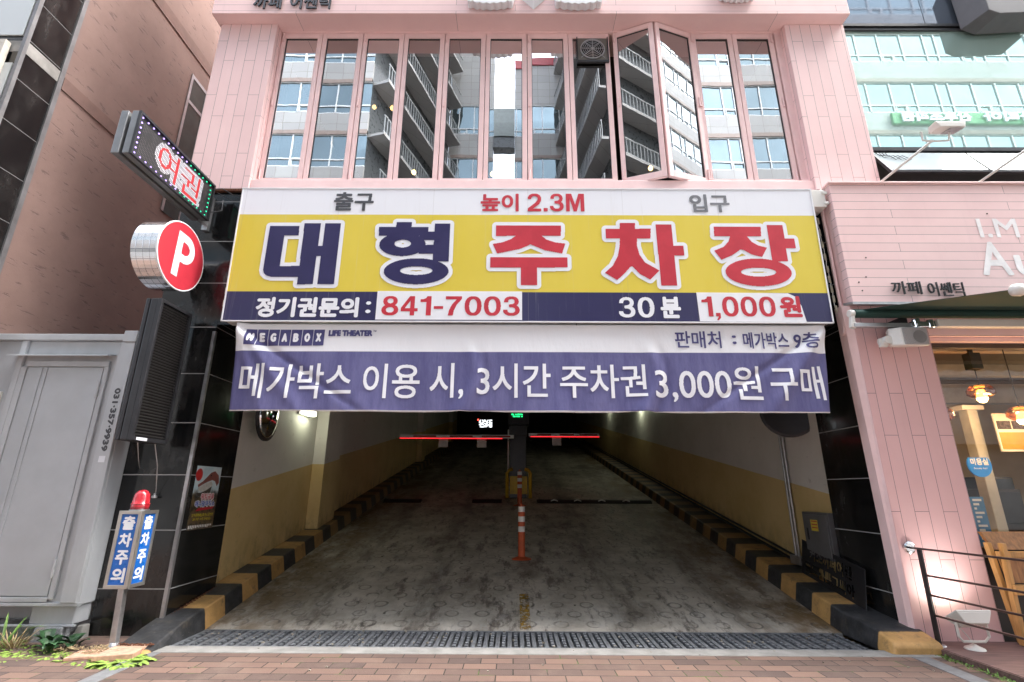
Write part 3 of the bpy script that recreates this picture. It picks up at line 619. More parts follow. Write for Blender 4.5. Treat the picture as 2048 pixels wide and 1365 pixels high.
# ------------------------------------------------------------------ mint glass neighbour, upper right
gb = thing('glass_building', 'mint green glass fronted building beside the pink pilaster', 'building', (7.5, 6.1, 5.4))
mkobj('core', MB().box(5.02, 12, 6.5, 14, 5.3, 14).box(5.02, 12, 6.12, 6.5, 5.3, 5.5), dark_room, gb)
for a, b in ((5.02, 9.2), (9.24, 12)): mkobj('window', MB().box(a, b, 6.05, 6.08, 6.20, 8.36), M['mint'], gb)
mkobj('mullion', MB().box(5.02, 12, 6.02, 6.08, 8.36, 8.40).box(5.02, 12, 6.0, 6.08, 8.42, 8.47).box(5.02, 12, 6.0, 6.08, 6.14, 6.20), M['dark_metal'], gb)
for a, b in ((5.02, 6.395), (6.405, 8.0), (8.01, 12)): mkobj('spandrel_panel', MB().box(a, b, 6.04, 6.08, 8.47, 11.5), M['spandrel'], gb)
for a, b in ((5.06, 6.36), (6.40, 7.7), (7.74, 9.1)):
    o = mkobj('tilted_window', MB().hexa([(a + .16, 5.80, 5.60), (b + .34, 5.80, 5.60), (b, 6.0, 6.10), (a, 6.0, 6.10), (a + .16, 5.83, 5.61), (b + .34, 5.83, 5.61), (b, 6.03, 6.11), (a, 6.03, 6.11)]) if False else MB().hexa([(a, 5.74, 5.62), (b, 5.74, 5.62), (b, 6.0, 6.10), (a, 6.0, 6.10), (a, 5.77, 5.635), (b, 5.77, 5.635), (b, 6.03, 6.115), (a, 6.03, 6.115)]), mat('pale_tilted_glass', (.5, .58, .6), .12, var=.02), gb)
    mkobj('window_bar', MB().box(a - .01, b + .01, 5.715, 5.765, 5.59, 5.622).prism([(a - .02, 5.715, 5.59), (a - .02, 6.0, 6.1), (a - .02, 6.04, 6.1), (a - .02, 5.76, 5.59)], [(a, 5.715, 5.59), (a, 6.0, 6.1), (a, 6.04, 6.1), (a, 5.76, 5.59)]), M['dark_metal'], o)
mkobj('sill', MB().box(5.02, 12, 6.0, 6.2, 5.36, 5.42), M['rust'], gb)
pb = thing('projecting_sign_box', 'dark grey sign box jutting from the glass building at top right', 'sign', (7.2, 5.9, 8.3))
mkobj('casing', MB().prism([(7.0, 5.66, 8.34), (7.14, 5.66, 8.27), (7.9, 5.66, 8.31), (7.9, 5.66, 9.3), (7.0, 5.66, 9.3)], [(6.87, 6.0, 8.34), (7.06, 6.0, 8.24), (7.9, 6.0, 8.30), (7.9, 6.0, 9.3), (6.87, 6.0, 9.3)]), mat('grey_sign_casing', (.1, .1, .105), .5, .2), pb, bevel=.01)


# ================================================================== the block across the street (it shows in the glass)
stone_f = N('pale_stone_cladding'); _x, _y, _z = stone_f.xyz()
_b = stone_f.n('TexBrick'); stone_f.l(stone_f.comb(stone_f.math('ADD', _x, stone_f.math('MULTIPLY', _y, .8)), _z, 0.0), _b.inputs['Vector']); _b.offset = 0
for _k, _v in (('Scale', 1), ('Brick Width', .9), ('Row Height', .664), ('Mortar Size', .012)): _b.inputs[_k].default_value = _v
_b.inputs['Color1'].default_value = (.36, .36, .348, 1); _b.inputs['Color2'].default_value = (.31, .307, .3, 1); _b.inputs['Mortar'].default_value = (.2, .18, .16, 1)
stone_f.base(_b.outputs['Color']); stone_f.set(Roughness=.6); STONE = stone_f.m
brownband = mat('brown_stone_band', (.27, .21, .18), .6)
gl_o = mat('blue_window_glass', (.19, .245, .265), .06, .8, var=.12, scale=.4, rvar=.02)
fr_o = mat('white_window_metal', (.7, .72, .72), .4)
dark_o = mat('dark_recess', (.075, .08, .082), .3)
def facade(t, P0, P1, zs, H=3.33, wh=2.0, sill=1.0, pw=1.26):
    """storeys between plan points P0 -> P1 (seen from +Y side); zs = window-top heights"""
    a = Vector((*P0, 0)); b = Vector((*P1, 0)); d = (b - a).normalized(); n = Vector((-d.y, d.x, 0)); L = (b - a).length
    if n.y < 0: n = -n
    fr = lambda u, v, q: tuple(a + d * u + n * q + Vector((0, 0, v)))
    st = MB(); gm = MB(); fm = MB(); bm_ = MB()
    for zt in zs:
        zb = zt - wh; st.fbox(fr, 0, L, zb - (H - wh), zb, -.3, 0); bm_.fbox(fr, 0, L, zb - (H - wh) - .02, zb - (H - wh) + .22, -.2, .03)
        gm.fbox(fr, 0, L, zb, zt, -.3, -.08)
        fm.fbox(fr, 0, L, zb + .46, zb + .52, -.1, -.03).fbox(fr, 0, L, zt - .06, zt, -.1, -.02).fbox(fr, 0, L, zb, zb + .06, -.1, -.02)
        u = .1; i = 0
        while u < L - .1:
            fm.fbox(fr, u, u + .06, zb, zt, -.1, -.02)
            if i % 4 == 1:
                for v0, v1 in ((zb + .06, zb + .1), (zb + .42, zb + .46)): fm.fbox(fr, u + .08, u + pw * .48, v0, v1, -.1, -.01)
                for uu in (.08, .5, .56): fm.fbox(fr, u + pw * uu, u + pw * uu + .04, zb + .06, zb + .46, -.1, -.01)
            u += pw * (1 if i % 5 else .5); i += 1
    mkobj('wall', st, STONE, t); mkobj('string_course', bm_, brownband, t); mkobj('window', gm, gl_o, t); mkobj('window_frame', fm, fr_o, t)
    return fr, L
zs = [22.59 + 3.33 * k for k in range(-4, 2)]
def shops(t, x0, x1, y): mkobj('shop_front', MB().box(x0, x1, y - .4, y, -.1, 6.2).box(x0, x1, y, y + .5, 3.4, 3.6), mat('pale_shop_fronts', (.34, .33, .31), .5, var=.5, scale=.35), t); mkobj('lower_wall', MB().box(x0, x1, y - .4, y - .02, 6.2, 7.94), STONE, t)
ob = thing('apartment_block', 'tall pale stone apartment block mirrored in the folding windows, left wing', 'building', (-12, -9.6, 0))
facade(ob, (-40, -9.54), (-7.7, -9.54), zs); shops(ob, -40, -7.7, -9.54)
ob2 = thing('apartment_block', 'tall pale stone apartment block mirrored in the mint glass, right wing with a green sign', 'building', (20, -9.6, 0))
facade(ob2, (5.4, -9.54), (60, -9.54), zs + [29.25 + 3.33 * k for k in range(5)]); shops(ob2, 5.4, 60, -9.54)
def balconies(t, P0, P1, zs, dep=.95):
    a = Vector((*P0, 0)); b = Vector((*P1, 0)); d = (b - a).normalized(); n = Vector((-d.y, d.x, 0)); L = (b - a).length
    if n.y < 0: n = -n
    fr = lambda u, v, q: tuple(a + d * u + n * q + Vector((0, 0, v)))
    wl = MB().fbox(fr, 0, L, 0, max(zs) + 5, -.4, 0); sl = MB(); rl = MB()
    for z in zs:
        sl.fbox(fr, 0, L, z - .15, z, 0, dep); rl.fbox(fr, 0, L, z + 1.02, z + 1.08, dep - .08, dep - .02); rl.fbox(fr, 0, L, z + .02, z + .08, dep - .08, dep - .02)
        u = .05
        while u < L: rl.fbox(fr, u, u + .02, z, z + 1.05, dep - .07, dep - .03); u += .28
    mkobj('balcony_wall', wl, dark_o, t); mkobj('balcony_slab', sl, STONE, t); mkobj('railing', rl, mat('grey_railing', (.32, .33, .33), .4), t)
bz = [19.3 + 3.33 * k for k in range(-4, 6)]
balconies(ob, (-7.7, -9.7), (-5.0, -19.2), bz); balconies(ob2, (4.1, -19.2), (5.4, -9.7), bz)
zb2 = [29.7 + 4.7 * k for k in range(-4, 1)]; shops(ob, -5.0, -1.45, -19.3); shops(ob2, .16, 4.1, -19.3)
facade(ob, (-5.0, -19.3), (-1.45, -19.3), zb2, 4.7, 2.6, pw=1.15); facade(ob2, (.16, -19.3), (4.1, -19.3), zb2, 4.7, 2.6, pw=1.3)
mkobj('top_floor', MB().box(-5.0, -1.45, -20, -19.3, 29.7, 42), STONE, ob); mkobj('top_floor', MB().box(.16, 4.1, -20, -19.3, 29.7, 33.5), STONE, ob2); mkobj('top_rail', MB().box(.16, 4.1, -19.3, -19.2, 33.5, 34.2), mat('red_roof_edge', (.35, .04, .05), .5), ob2)
mkobj('footbridge', MB().box(-1.44, .15, -20, -19.0, 26.9, 29.4), mat('grey_bridge_panel', (.2, .23, .22), .4), ob)
mkobj('footbridge_soffit', MB().box(-1.44, .15, -19.9, -19.1, 26.0, 26.89), dark_o, ob)
mkobj('roof', MB().box(-40, -7.7, -18, -9.84, 25.9, 26.6), STONE, ob); mkobj('roof', MB().box(5.4, 60, -18, -9.84, 42.5, 43.2), STONE, ob2)
gs = thing('shop_sign', 'green shop sign with white letters, mirrored in the mint glass', 'sign', (24, -9.5, 20.2))
mkobj('panel', MB().box(19.6, 30, -9.5, -9.36, 19.75, 20.45), mat('green_sign_panel', (.06, .28, .09), .5), gs, bevel=.03)
bk = lambda u, v, d: (-u, -9.36 + d, v)         # faces +Y, read from the far side of the street
lettering('산후조리원', (-23.6, -20.0, 19.8, 20.42), bk, gs, M['sign_white'], .05, .03, .08, .03); lettering('라티아', (-27.0, -24.2, 19.8, 20.42), bk, gs, M['sign_white'], .05, .03, .08, .03)

# ================================================================== the big sign
sg = thing('signboard', 'wide yellow white and navy parking signboard over the entrance', 'sign', (.15, 5.65, 3.44))
mkobj('casing', MB().box(-3.50, 3.80, 5.66, 5.87, 3.445, 5.262), mat('white_sign_casing', (.6, .61, .62), .45, dirt=.2), sg, bevel=.006)
mkobj('face', MB().prism([(-3.511, 5.652, 3.445), (3.809, 5.652, 3.452), (3.838, 5.652, 5.262), (-3.541, 5.652, 5.262)], [(-3.511, 5.662, 3.445), (3.809, 5.662, 3.452), (3.838, 5.662, 5.262), (-3.541, 5.662, 5.262)]), M['sign_face'], sg)
mkobj('trim', MB().box(-3.52, 3.82, 5.645, 5.672, 3.43, 3.445).hexa([(-3.527, 5.645, 3.43), (-3.511, 5.645, 3.43), (-3.511, 5.672, 3.43), (-3.527, 5.672, 3.43), (-3.556, 5.645, 5.262), (-3.541, 5.645, 5.262), (-3.541, 5.672, 5.262), (-3.556, 5.672, 5.262)]).hexa([(3.809, 5.645, 3.43), (3.825, 5.645, 3.43), (3.825, 5.672, 3.43), (3.809, 5.672, 3.43), (3.838, 5.645, 5.262), (3.854, 5.645, 5.262), (3.854, 5.672, 5.262), (3.838, 5.672, 5.262)]).box(-3.556, 3.854, 5.645, 5.672, 5.262, 5.276), M['white'], sg)
sf = front(5.65)
for bodyt, bx, m, bw in (('출구', (-2.34, -1.821, 4.936, 5.213), 'grey_ink', .010), ('입구', (2.255, 2.775, 4.923, 5.195), 'grey_ink2', .011), ('높이', (-.444, .056, 4.93, 5.195), 'red', .011), 
                        ('정기권문의', (-3.132, -1.886, 3.485, 3.744), 'sign_white', .012), (':', (-1.80, -1.735, 3.539, 3.694), 'sign_white', .005), ('분', (1.767, 2.012, 3.488, 3.765), 'sign_white', .013)):
    lettering(bodyt, bx, sf, sg, M[m], bw)
mkobj('price_patch', MB().fbox(sf, -1.671, .094, 3.46, 3.828, -.001, .0015), M['sign_white'], sg)
mkobj('price_patch', MB().ext([(2.226, 3.450), (3.50, 3.447), (3.47, 3.65), (3.415, 3.77), (3.33, 3.815), (2.218, 3.822)], sf, -.001, .0015), M['sign_white'], sg)
numerals('841-7003', (-1.604, .069, 3.511, 3.762), sf, sg, M['red'], .004); numerals('1,000', (2.267, 3.153, 3.512, 3.769), sf, sg, M['red'], .004); numerals('2.3M', (.166, .897, 4.936, 5.197), sf, sg, M['red']); numerals('30', (1.263, 1.691, 3.495, 3.757), sf, sg, M['sign_white']); lettering('원', (3.205, 3.465, 3.506, 3.776), sf, sg, M['red'], .012, .004)
BIG = {'dae': {'p': [[(-3.114, 4.716), (-2.738, 4.717), (-2.737, 4.58), (-2.915, 4.579), (-2.914, 4.157), (-2.634, 4.158), (-2.629, 4.012), (-3.006, 4.011), (-3.062, 4.028), (-3.1, 4.061), (-3.115, 4.11)], [(-2.679, 4.753), (-2.469, 4.754), (-2.476, 3.913), (-2.668, 3.912)], [(-2.417, 4.754), (-2.217, 4.755), (-2.213, 3.913), (-2.418, 3.913)], [(-2.495, 4.436), (-2.387, 4.436), (-2.387, 4.297), (-2.495, 4.297)]], 'r': []}, 'hyeong': {'p': [[(-1.506, 4.777), (-1.31, 4.777), (-1.312, 4.686), (-1.507, 4.685)], [(-1.724, 4.705), (-1.092, 4.706), (-1.092, 4.58), (-1.719, 4.578)], [(-1.015, 4.753), (-0.82, 4.754), (-0.82, 4.225), (-1.018, 4.224)], [(-1.208, 4.639), (-1.0, 4.64), (-1.004, 4.519), (-1.201, 4.518)], [(-1.197, 4.452), (-1.01, 4.453), (-1.014, 4.329), (-1.2, 4.329)]], 'r': [((-1.41, 4.46, 0.291, 0.163), (-1.407, 4.47, 0.104, 0.054)), ((-1.215, 4.092, 0.401, 0.175), (-1.215, 4.099, 0.201, 0.057))]}, 'ju': {'p': [[(-0.233, 4.728), (0.591, 4.73), (0.585, 4.585), (-0.234, 4.582)], [(0.038, 4.601), (0.323, 4.602), (0.271, 4.524), (0.183, 4.454), (0.069, 4.401), (-0.216, 4.337), (-0.273, 4.469), (-0.151, 4.491), (-0.044, 4.537)], [(0.038, 4.601), (0.323, 4.602), (0.404, 4.531), (0.51, 4.493), (0.639, 4.476), (0.595, 4.339), (0.383, 4.382), (0.208, 4.461)], [(-0.299, 4.284), (0.662, 4.287), (0.661, 4.148), (-0.3, 4.145)], [(0.081, 4.151), (0.28, 4.152), (0.281, 3.911), (0.079, 3.91)]], 'r': []}, 'cha': {'p': [[(1.342, 4.771), (1.535, 4.772), (1.525, 4.671), (1.333, 4.671)], [(1.153, 4.686), (1.728, 4.688), (1.714, 4.551), (1.152, 4.549)], [(1.33, 4.554), (1.547, 4.555), (1.536, 4.456), (1.488, 4.262), (1.433, 4.156), (1.349, 4.06), (1.262, 3.981), (1.119, 4.077), (1.221, 4.176), (1.29, 4.304), (1.319, 4.434)], [(1.413, 4.155), (1.536, 4.456), (1.56, 4.327), (1.621, 4.22), (1.793, 4.11), (1.671, 3.988), (1.552, 4.061), (1.462, 4.166)], [(1.794, 4.748), (1.993, 4.748), (1.996, 3.911), (1.799, 3.91)], [(1.971, 4.451), (2.118, 4.451), (2.118, 4.313), (1.968, 4.313)]], 'r': []}, 'jang': {'p': [[(2.53, 4.719), (3.124, 4.72), (3.112, 4.585), (2.52, 4.584)], [(2.722, 4.589), (2.929, 4.589), (2.886, 4.482), (2.805, 4.384), (2.709, 4.319), (2.575, 4.259), (2.498, 4.383), (2.625, 4.438), (2.693, 4.514)], [(2.798, 4.406), (2.929, 4.589), (2.986, 4.504), (3.058, 4.456), (3.162, 4.428), (3.085, 4.299), (2.963, 4.331), (2.865, 4.395)], [(3.203, 4.743), (3.401, 4.744), (3.4, 4.238), (3.203, 4.237)], [(3.376, 4.553), (3.524, 4.554), (3.522, 4.419), (3.375, 4.418)]], 'r': [((3.012, 4.091, 0.406, 0.185), (3.012, 4.093, 0.216, 0.059))]}}
for nm, q in BIG.items():
    c = .005; x0, y0 = min(p[0] for g in q['p'] for p in g) - .3, 3.8; W, H = int(1.6 / c), int(1.1 / c); img = np.zeros((H, W), bool)
    X, Y = np.meshgrid(x0 + (np.arange(W) + .5) * c, y0 + (np.arange(H) + .5) * c)
    for g in q['p']:
        ins = np.zeros((H, W), bool); k = len(g)
        for i in range(k):
            (xa, ya), (xb, yb) = g[i], g[(i + 1) % k]
            if ya == yb: continue
            ins ^= ((ya > Y) != (yb > Y)) & (X < (xb - xa) * (Y - ya) / (yb - ya) + xa)
        img |= ins
    for (cx, cy, rx, ry), (ix, iy, jx, jy) in q['r']:
        img |= (((X - cx) / rx) ** 2 + ((Y - cy) / ry) ** 2 < 1) & ~(((X - ix) / jx) ** 2 + ((Y - iy) / jy) ** 2 < 1)
    mkobj('letter_outline', mask_mb(MB(), dilate(img, .052 / c), x0, y0, c, sf, .002), M['sign_white'], sg)
    mkobj('lettering', mask_mb(MB(), img, x0, y0, c, sf, .005), M['navy' if nm in ('dae', 'hyeong') else 'red'], sg)
mkobj('mounting_bracket', MB().box(3.86, 4.03, 5.66, 5.88, 5.02, 5.27).box(3.99, 4.05, 5.64, 5.68, 5.2, 5.24).box(4.0, 4.05, 5.64, 5.68, 5.05, 5.09), M['cream_plastic'], sg, bevel=.006)

# ------------------------------------------------------------------ cloth banner
def wave(u, v):
    t = max(0, min(1, (3.42 - v) / 1.06)); a = .012 * math.sin(2.3 * u + .5) * t + .006 * math.sin(6.1 * u + 2.5 * v) * t
    for (x0, k, wd, am) in ((-3.33, .80, .10, .022), (-3.36, .42, .08, .022), (-3.36, 1.5, .07, .018), (3.74, -.75, .10, .034), (3.76, -.36, .08, .02), (3.74, -1.5, .07, .02)):
        e = u - (x0 + k * (3.42 - v)); f = max(0, 1 - (3.42 - v) / 1.5); a += 1.7 * am * math.exp(-(e / wd) ** 2) * f * (1 if am > .02 else -1)
    for (x0, am, wd) in ((-.55, .028, .09), (-.45, -.02, .06), (1.58, .034, .08), (1.70, -.026, .06), (.6, .012, .15), (-1.6, .012, .2), (2.6, .014, .14)): a += 1.5 * am * math.exp(-((u - x0 - .1 * math.sin(5 * v)) / wd) ** 2) * t ** 1.3
    return a
def bmap(s, v):      # s 0..1 across
    t = (3.418 - v) / 1.055; l = -3.33 + .05 * t; r = 3.735 - .125 * t
    return l + (r - l) * s
def bf(u, v, d):
    dz = .018 * math.exp(-((u + .45) / .3) ** 2) + .02 * math.exp(-((u - 1.5) / .25) ** 2) - .01 * math.sin((u + 3.3) / 7 * math.pi)
    t = max(0, (3.418 - v) / 1.055); sag = -.016 * math.exp(-((u + 2.7) / .5) ** 2) - .012 * math.exp(-((u - 3.2) / .4) ** 2)
    return (u, 5.70 - wave(u, v) - d, v + dz * t * .9 + sag * math.sin(math.pi * min(1, t)))
bn = thing('cloth_banner', 'navy and white cloth banner hung below the yellow signboard', 'banner', (.2, 5.69, 2.36))
mb = MB(); NU, NV = 240, 48
for j in range(NV + 1):
    v = 3.418 - 1.055 * j / NV
    for i in range(NU + 1): mb.v.append(bf(bmap(i / NU, v), v, 0))
for j in range(NV):
    for i in range(NU): a = j * (NU + 1) + i; mb.f.append((a, a + 1, a + NU + 2, a + NU + 1))
co = mkobj('cloth', mb, M['banner'], bn, smooth=True); sm = co.modifiers.new('thick', 'SOLIDIFY'); sm.thickness = .0015; sm.offset = 1
for bodyt, bx, m, bw in (('메가박스', (-3.207, -1.891, 2.514, 2.937), 'cloth_white', .006), ('이용', (-1.762, -1.102, 2.518, 2.926), 'cloth_white', .006), ('시,', (-.985, -.586, 2.504, 2.937), 'cloth_white', .006), ('3시간', (-.433, .429, 2.53, 2.934), 'cloth_white', .006),
                        ('주차권', (.535, 1.549, 2.528, 2.926), 'cloth_white', .006), ('3,000원', (1.639, 2.875, 2.487, 2.915), 'cloth_white', .006), ('구매', (2.978, 3.599, 2.508, 2.923), 'cloth_white', .006),
                        ('판매처', (1.919, 2.47, 3.13, 3.342), 'cloth_navy', .004), (':', (2.60, 2.65, 3.18, 3.29), 'cloth_navy', .004), ('메가박스', (2.73, 3.27, 3.13, 3.33), 'cloth_navy', .004), ('9층', (3.33, 3.621, 3.13, 3.335), 'cloth_navy', .004), ('LIFE THEATER', (-2.227, -1.70, 3.264, 3.34), 'cloth_navy', .007), ('™', (-1.695, -1.655, 3.318, 3.338), 'cloth_navy', 0)):
    lettering(bodyt, bx, bf, bn, M[m], bw, .009, 0, .004 if m == 'cloth_white' else .003, 5)
for i, ch in enumerate('MEGABOX'):
    x = -3.216 + .1355 * i; q = MB()
    for k in range(10):
        for e in range(12): q.quad(*[bf(x + .127 * a, 3.152 + .193 * v, .006) for a, v in ((k / 10, e / 12), ((k + 1) / 10, e / 12), ((k + 1) / 10, (e + 1) / 12), (k / 10, (e + 1) / 12))])
    mkobj('logo_tile', q, M['cloth_navy'], bn); lettering(ch, (x + .03, x + .098, 3.195, 3.30), bf, bn, M['cloth_white'], .009, .016, 0, .003, 3)
mkobj('tie_cord', MB().tube([(-3.33, 5.69, 3.41), (-3.40, 5.72, 3.50)], .005).tube([(3.735, 5.69, 3.41), (3.79, 5.72, 3.47)], .005).tube([(.75, 5.69, 3.41), (.75, 5.7, 3.45)], .004), M['dark_metal'], bn)

# ================================================================== signs on the left pillar
ld = thing('led_sign', 'lit LED message sign jutting out at the top of the left pillar', 'sign', (-4.08, 5.74, 4.9))
LX = -4.0
mkobj('casing', MB().box(LX - .07, LX, 4.36, 5.735, 4.83, 5.36).box(LX - .19, LX - .11, 4.36, 5.735, 4.83, 5.36).box(LX - .11, LX - .07, 4.40, 5.70, 4.86, 5.33), mat('grey_sign_extrusion', (.2, .21, .22), .4, .4, dirt=.3), ld, bevel=.008)
mkobj('screen', MB().box(LX, LX + .004, 4.39, 5.70, 4.86, 5.33), M['black'], ld)
mkobj('frame', MB().box(LX, LX + .03, 4.36, 5.735, 5.335, 5.36).box(LX, LX + .03, 4.36, 5.735, 4.83, 4.855).box(LX, LX + .03, 4.36, 4.385, 4.855, 5.335).box(LX, LX + .03, 5.71, 5.735, 4.855, 5.335), M['dark_metal'], ld)
NX, NZ = 58, 20; p = .0203; dz = .0193; U0, V0 = 4.465, 4.905
tm = text_mask('여권', 36, 18, 0, 1.0)[:18, :36]
img = np.zeros((NZ, NX), bool); img[1:19, 14:50] = tm; core = img.copy()
for a, b in ((1, 0), (-1, 0), (0, 1), (0, -1)): core &= np.roll(img, (a, b), (0, 1))
halo = dilate(img, 1.5) & ~img; near = dilate(img, 3)
lit_w, lit_r, off = MB(), MB(), MB()
for j in range(NZ):
    for i in range(NX):
        y, z = U0 + i * p, V0 + j * dz; r = .0068 if img[j, i] or near[j, i] else .0045
        k = lit_r if img[j, i] else (lit_w if near[j, i] else off)
        k.quad((LX + .006, y - r, z), (LX + .006, y - r * .4, z - r), (LX + .006, y + r * .4, z - r), (LX + .006, y + r, z), (LX + .006, y + r * .4, z + r), (LX + .006, y - r * .4, z + r))
LEDW, LEDR, LEDO = emis('lit_white_led', (.95, .93, 1), .13), emis('lit_red_led', (1, .04, .05), .2), mat('unlit_led', (.16, .145, .145), .3)
mkobj('lit_dot', lit_w, LEDW, ld)['kind'] = 'stuff'; mkobj('lit_dot', lit_r, LEDR, ld)['kind'] = 'stuff'; mkobj('unlit_dot', off, LEDO, ld)['kind'] = 'stuff'
bl, gr = MB(), MB()
def dot(k, y, z, r=.009): k.cyl((LX + .004, y, z), (LX + .012, y, z), r, n=8)
for i in range(16): dot(bl if i < 10 else gr, 4.42 + i * .0825, 5.315); dot(bl if i < 9 else gr, 4.42 + i * .0825, 4.878)
for i in range(1, 7): dot(bl, 4.42, 4.878 + i * .0625); dot(gr, 5.675, 4.878 + i * .0625)
mkobj('border_light', bl, emis('violet_led', (.5, .35, 1), .35), ld); mkobj('border_light', gr, emis('green_led', (.02, .8, .4), .2), ld)
mkobj('bracket', MB().box(LX - .16, LX - .1, 5.735, 5.95, 5.2, 5.26).box(LX - .16, LX - .1, 5.735, 5.95, 4.87, 4.93).box(LX - .17, LX - .09, 5.9, 5.95, 4.8, 5.3), M['steel'], ld)
mkobj('cable', MB().tube([(-4.0, 5.72, 5.3), (-3.92, 5.8, 5.36), (-3.8, 5.86, 5.3), (-3.62, 5.86, 5.28)], .007).tube([(-4.0, 5.72, 4.95), (-3.9, 5.84, 5.05), (-3.95, 5.9, 5.25)], .006).tube([(-3.98, 5.8, 5.3), (-3.8, 5.87, 5.22), (-3.6, 5.86, 5.3)], .004), M['dark_metal'], ld)

ps = thing('parking_sign', 'round red parking sign with a white P and chrome rim', 'sign', (-4.15, 5.42, 3.74))
PC = (5.415, 4.168); PR = .415
mkobj('drum', MB().lathe([(PR - .01, LX - .30), (PR, LX - .29), (PR, LX - .005), (PR - .012, LX)], (0, PC[0], PC[1]), 56, 'X'), None, ps, smooth=False)
def chrome_drum():
    m = N('chrome_mesh_drum'); x, y, z = m.xyz(); a = m.math('ARCTAN2', m.math('SUBTRACT', z, PC[1]), m.math('SUBTRACT', y, PC[0]))
    g1 = m.math('ABSOLUTE', m.math('SUBTRACT', m.math('FRACT', m.math('MULTIPLY', a, 3.8)), .5)); g2 = m.math('ABSOLUTE', m.math('SUBTRACT', m.math('FRACT', m.math('MULTIPLY', x, 13)), .5))
    l = m.math('MAXIMUM', m.step(g1, .45, .48), m.step(g2, .44, .47)); m.base(m.mix(l, (.75, .76, .78), (.4, .4, .42))); m.set(Metallic=1, Roughness=.1); m.bump(l, .3, .004); return m.m
bpy.data.objects['drum'].data.materials.append(chrome_drum())
mkobj('face', MB().lathe([(PR - .012, LX), (PR - .012, LX + .012)], (0, PC[0], PC[1]), 56, 'X'), M['red'], ps)
mkobj('rim', MB().torus((LX + .004, PC[0], PC[1]), PR - .004, .011, 'X', 56, 8), M['white'], ps, smooth=True)
sd_ = side(LX); c = .004
# a heavy P: stem plus bowl
ys, zs_ = 5.285, 3.895; W, H = int(.45 / c), int(.62 / c); X, Y = np.meshgrid((np.arange(W) + .5) * c, (np.arange(H) + .5) * c)
pim = (X < .105) & (Y < .555); bowl = (Y > .20) & (Y < .555) & (X < .17); bowl |= ((X - .16) / .175) ** 2 + ((Y - .3775) / .1775) ** 2 < 1
hole = ((Y > .30) & (Y < .455) & (X > .105) & (X < .16)) | (((X - .155) / .085) ** 2 + ((Y - .3775) / .0775) ** 2 < 1) & (X > .1)
pim |= bowl; pim &= ~hole
mkobj('lettering', mask_mb(MB(), pim, ys, zs_, c, sd_, .016), M['sign_white'], ps)
mkobj('bracket', MB().box(LX - .2, LX - .12, 5.78, 5.95, 4.3, 4.36).box(LX - .2, LX - .12, 5.78, 5.95, 3.98, 4.04), M['steel'], ps)

lv = thing('led_sign', 'tall unlit black LED sign on the left pillar under the P sign', 'sign', (-4.08, 5.78, 2.0))
mkobj('casing', MB().box(LX - .10, LX - .02, 5.235, 5.79, 1.985, 3.565).box(LX - .155, LX - .11, 5.235, 5.79, 1.985, 3.565).box(LX - .12, LX - .09, 5.26, 5.76, 2.0, 3.55), M['dark_metal'], lv, bevel=.01)
mkobj('frame', MB().box(LX - .02, LX + .025, 5.235, 5.275, 1.985, 3.565).box(LX - .02, LX + .025, 5.755, 5.79, 1.985, 3.565).box(LX - .02, LX + .025, 5.275, 5.755, 3.525, 3.565).box(LX - .02, LX + .025, 5.275, 5.755, 1.985, 2.03), M['dark_metal'], lv, bevel=.004)
mkobj('screen', MB().box(LX - .02, LX - .012, 5.275, 5.755, 2.03, 3.525), M['black'], lv)
lo = MB()
for j in range(46):
    z = 2.045 + j * .0322
    lo.hexa([(LX - .012, 5.278, z + .014), (LX - .012, 5.752, z + .014), (LX - .012, 5.752, z + .02), (LX - .012, 5.278, z + .02), (LX + .012, 5.278, z), (LX + .012, 5.752, z), (LX + .012, 5.752, z + .004), (LX + .012, 5.278, z + .004)])
mkobj('louver', lo, mat('sooty_louver', (.022, .02, .019), .5, var=.4, scale=60), lv)
od = MB()
for j in range(46):
    for i in range(26): y, z = 5.29 + i * .018, 2.05 + j * .0322; od.quad((LX - .0105, y - .005, z - .004), (LX - .0105, y + .005, z - .004), (LX - .0105, y + .005, z + .006), (LX - .0105, y - .005, z + .006))
mkobj('unlit_dot', od, LEDO, lv)['kind'] = 'stuff'
mkobj('name_plate', MB().box(LX + .025, LX + .028, 5.30, 5.46, 1.992, 2.022), M['sign_white'], lv)
mkobj('cable', MB().tube([(-4.1, 5.5, 1.99), (-4.12, 5.6, 1.8), (-4.2, 5.75, 1.72), (-4.28, 5.93, 1.71)], .005).tube([(-4.05, 5.7, 1.99), (-4.04, 5.8, 1.75), (-4.07, 5.9, 1.5), (-4.08, 5.92, 1.44)], .005).lathe([(.012, .05), (.012, .03), (.03, .02), (.03, 0), (.012, -.005)], (-4.08, 5.91, 1.40), 12), M['steel'], lv)

# warning post with a red beacon
wp = thing('warning_post', 'blue and white warning box on a leaning steel post with a red beacon', 'sign', (-3.875, 5.45, 0))
mkobj('post', MB().bar((-3.88, 5.47, .03), (-3.905, 5.47, .56), .03, .03, (0, 1, 0)).lathe([(.06, .03), (.05, .05), (.035, .07)], (-3.88, 5.47, 0), 10), M['steel'], wp, bevel=.004)
bx0, bx1, by0, by1, bz0, bz1 = -4.03, -3.795, 5.37, 5.605, .556, 1.283
mkobj('box', MB().box(bx0 + .006, bx1 - .006, by0 + .006, by1 - .006, bz0 + .01, bz1 - .01), M['steel'], wp)
fm = MB(); fm2 = MB(); tk = .034
for x0, x1, z0, z1 in ((bx0, bx1, bz1 - tk, bz1), (bx0, bx1, bz0, bz0 + tk), (bx0, bx0 + tk, bz0 + tk, bz1 - tk), (bx1 - tk, bx1, bz0 + tk, bz1 - tk)): fm.box(x0, x1, by0 - .008, by0 + .012, z0, z1)
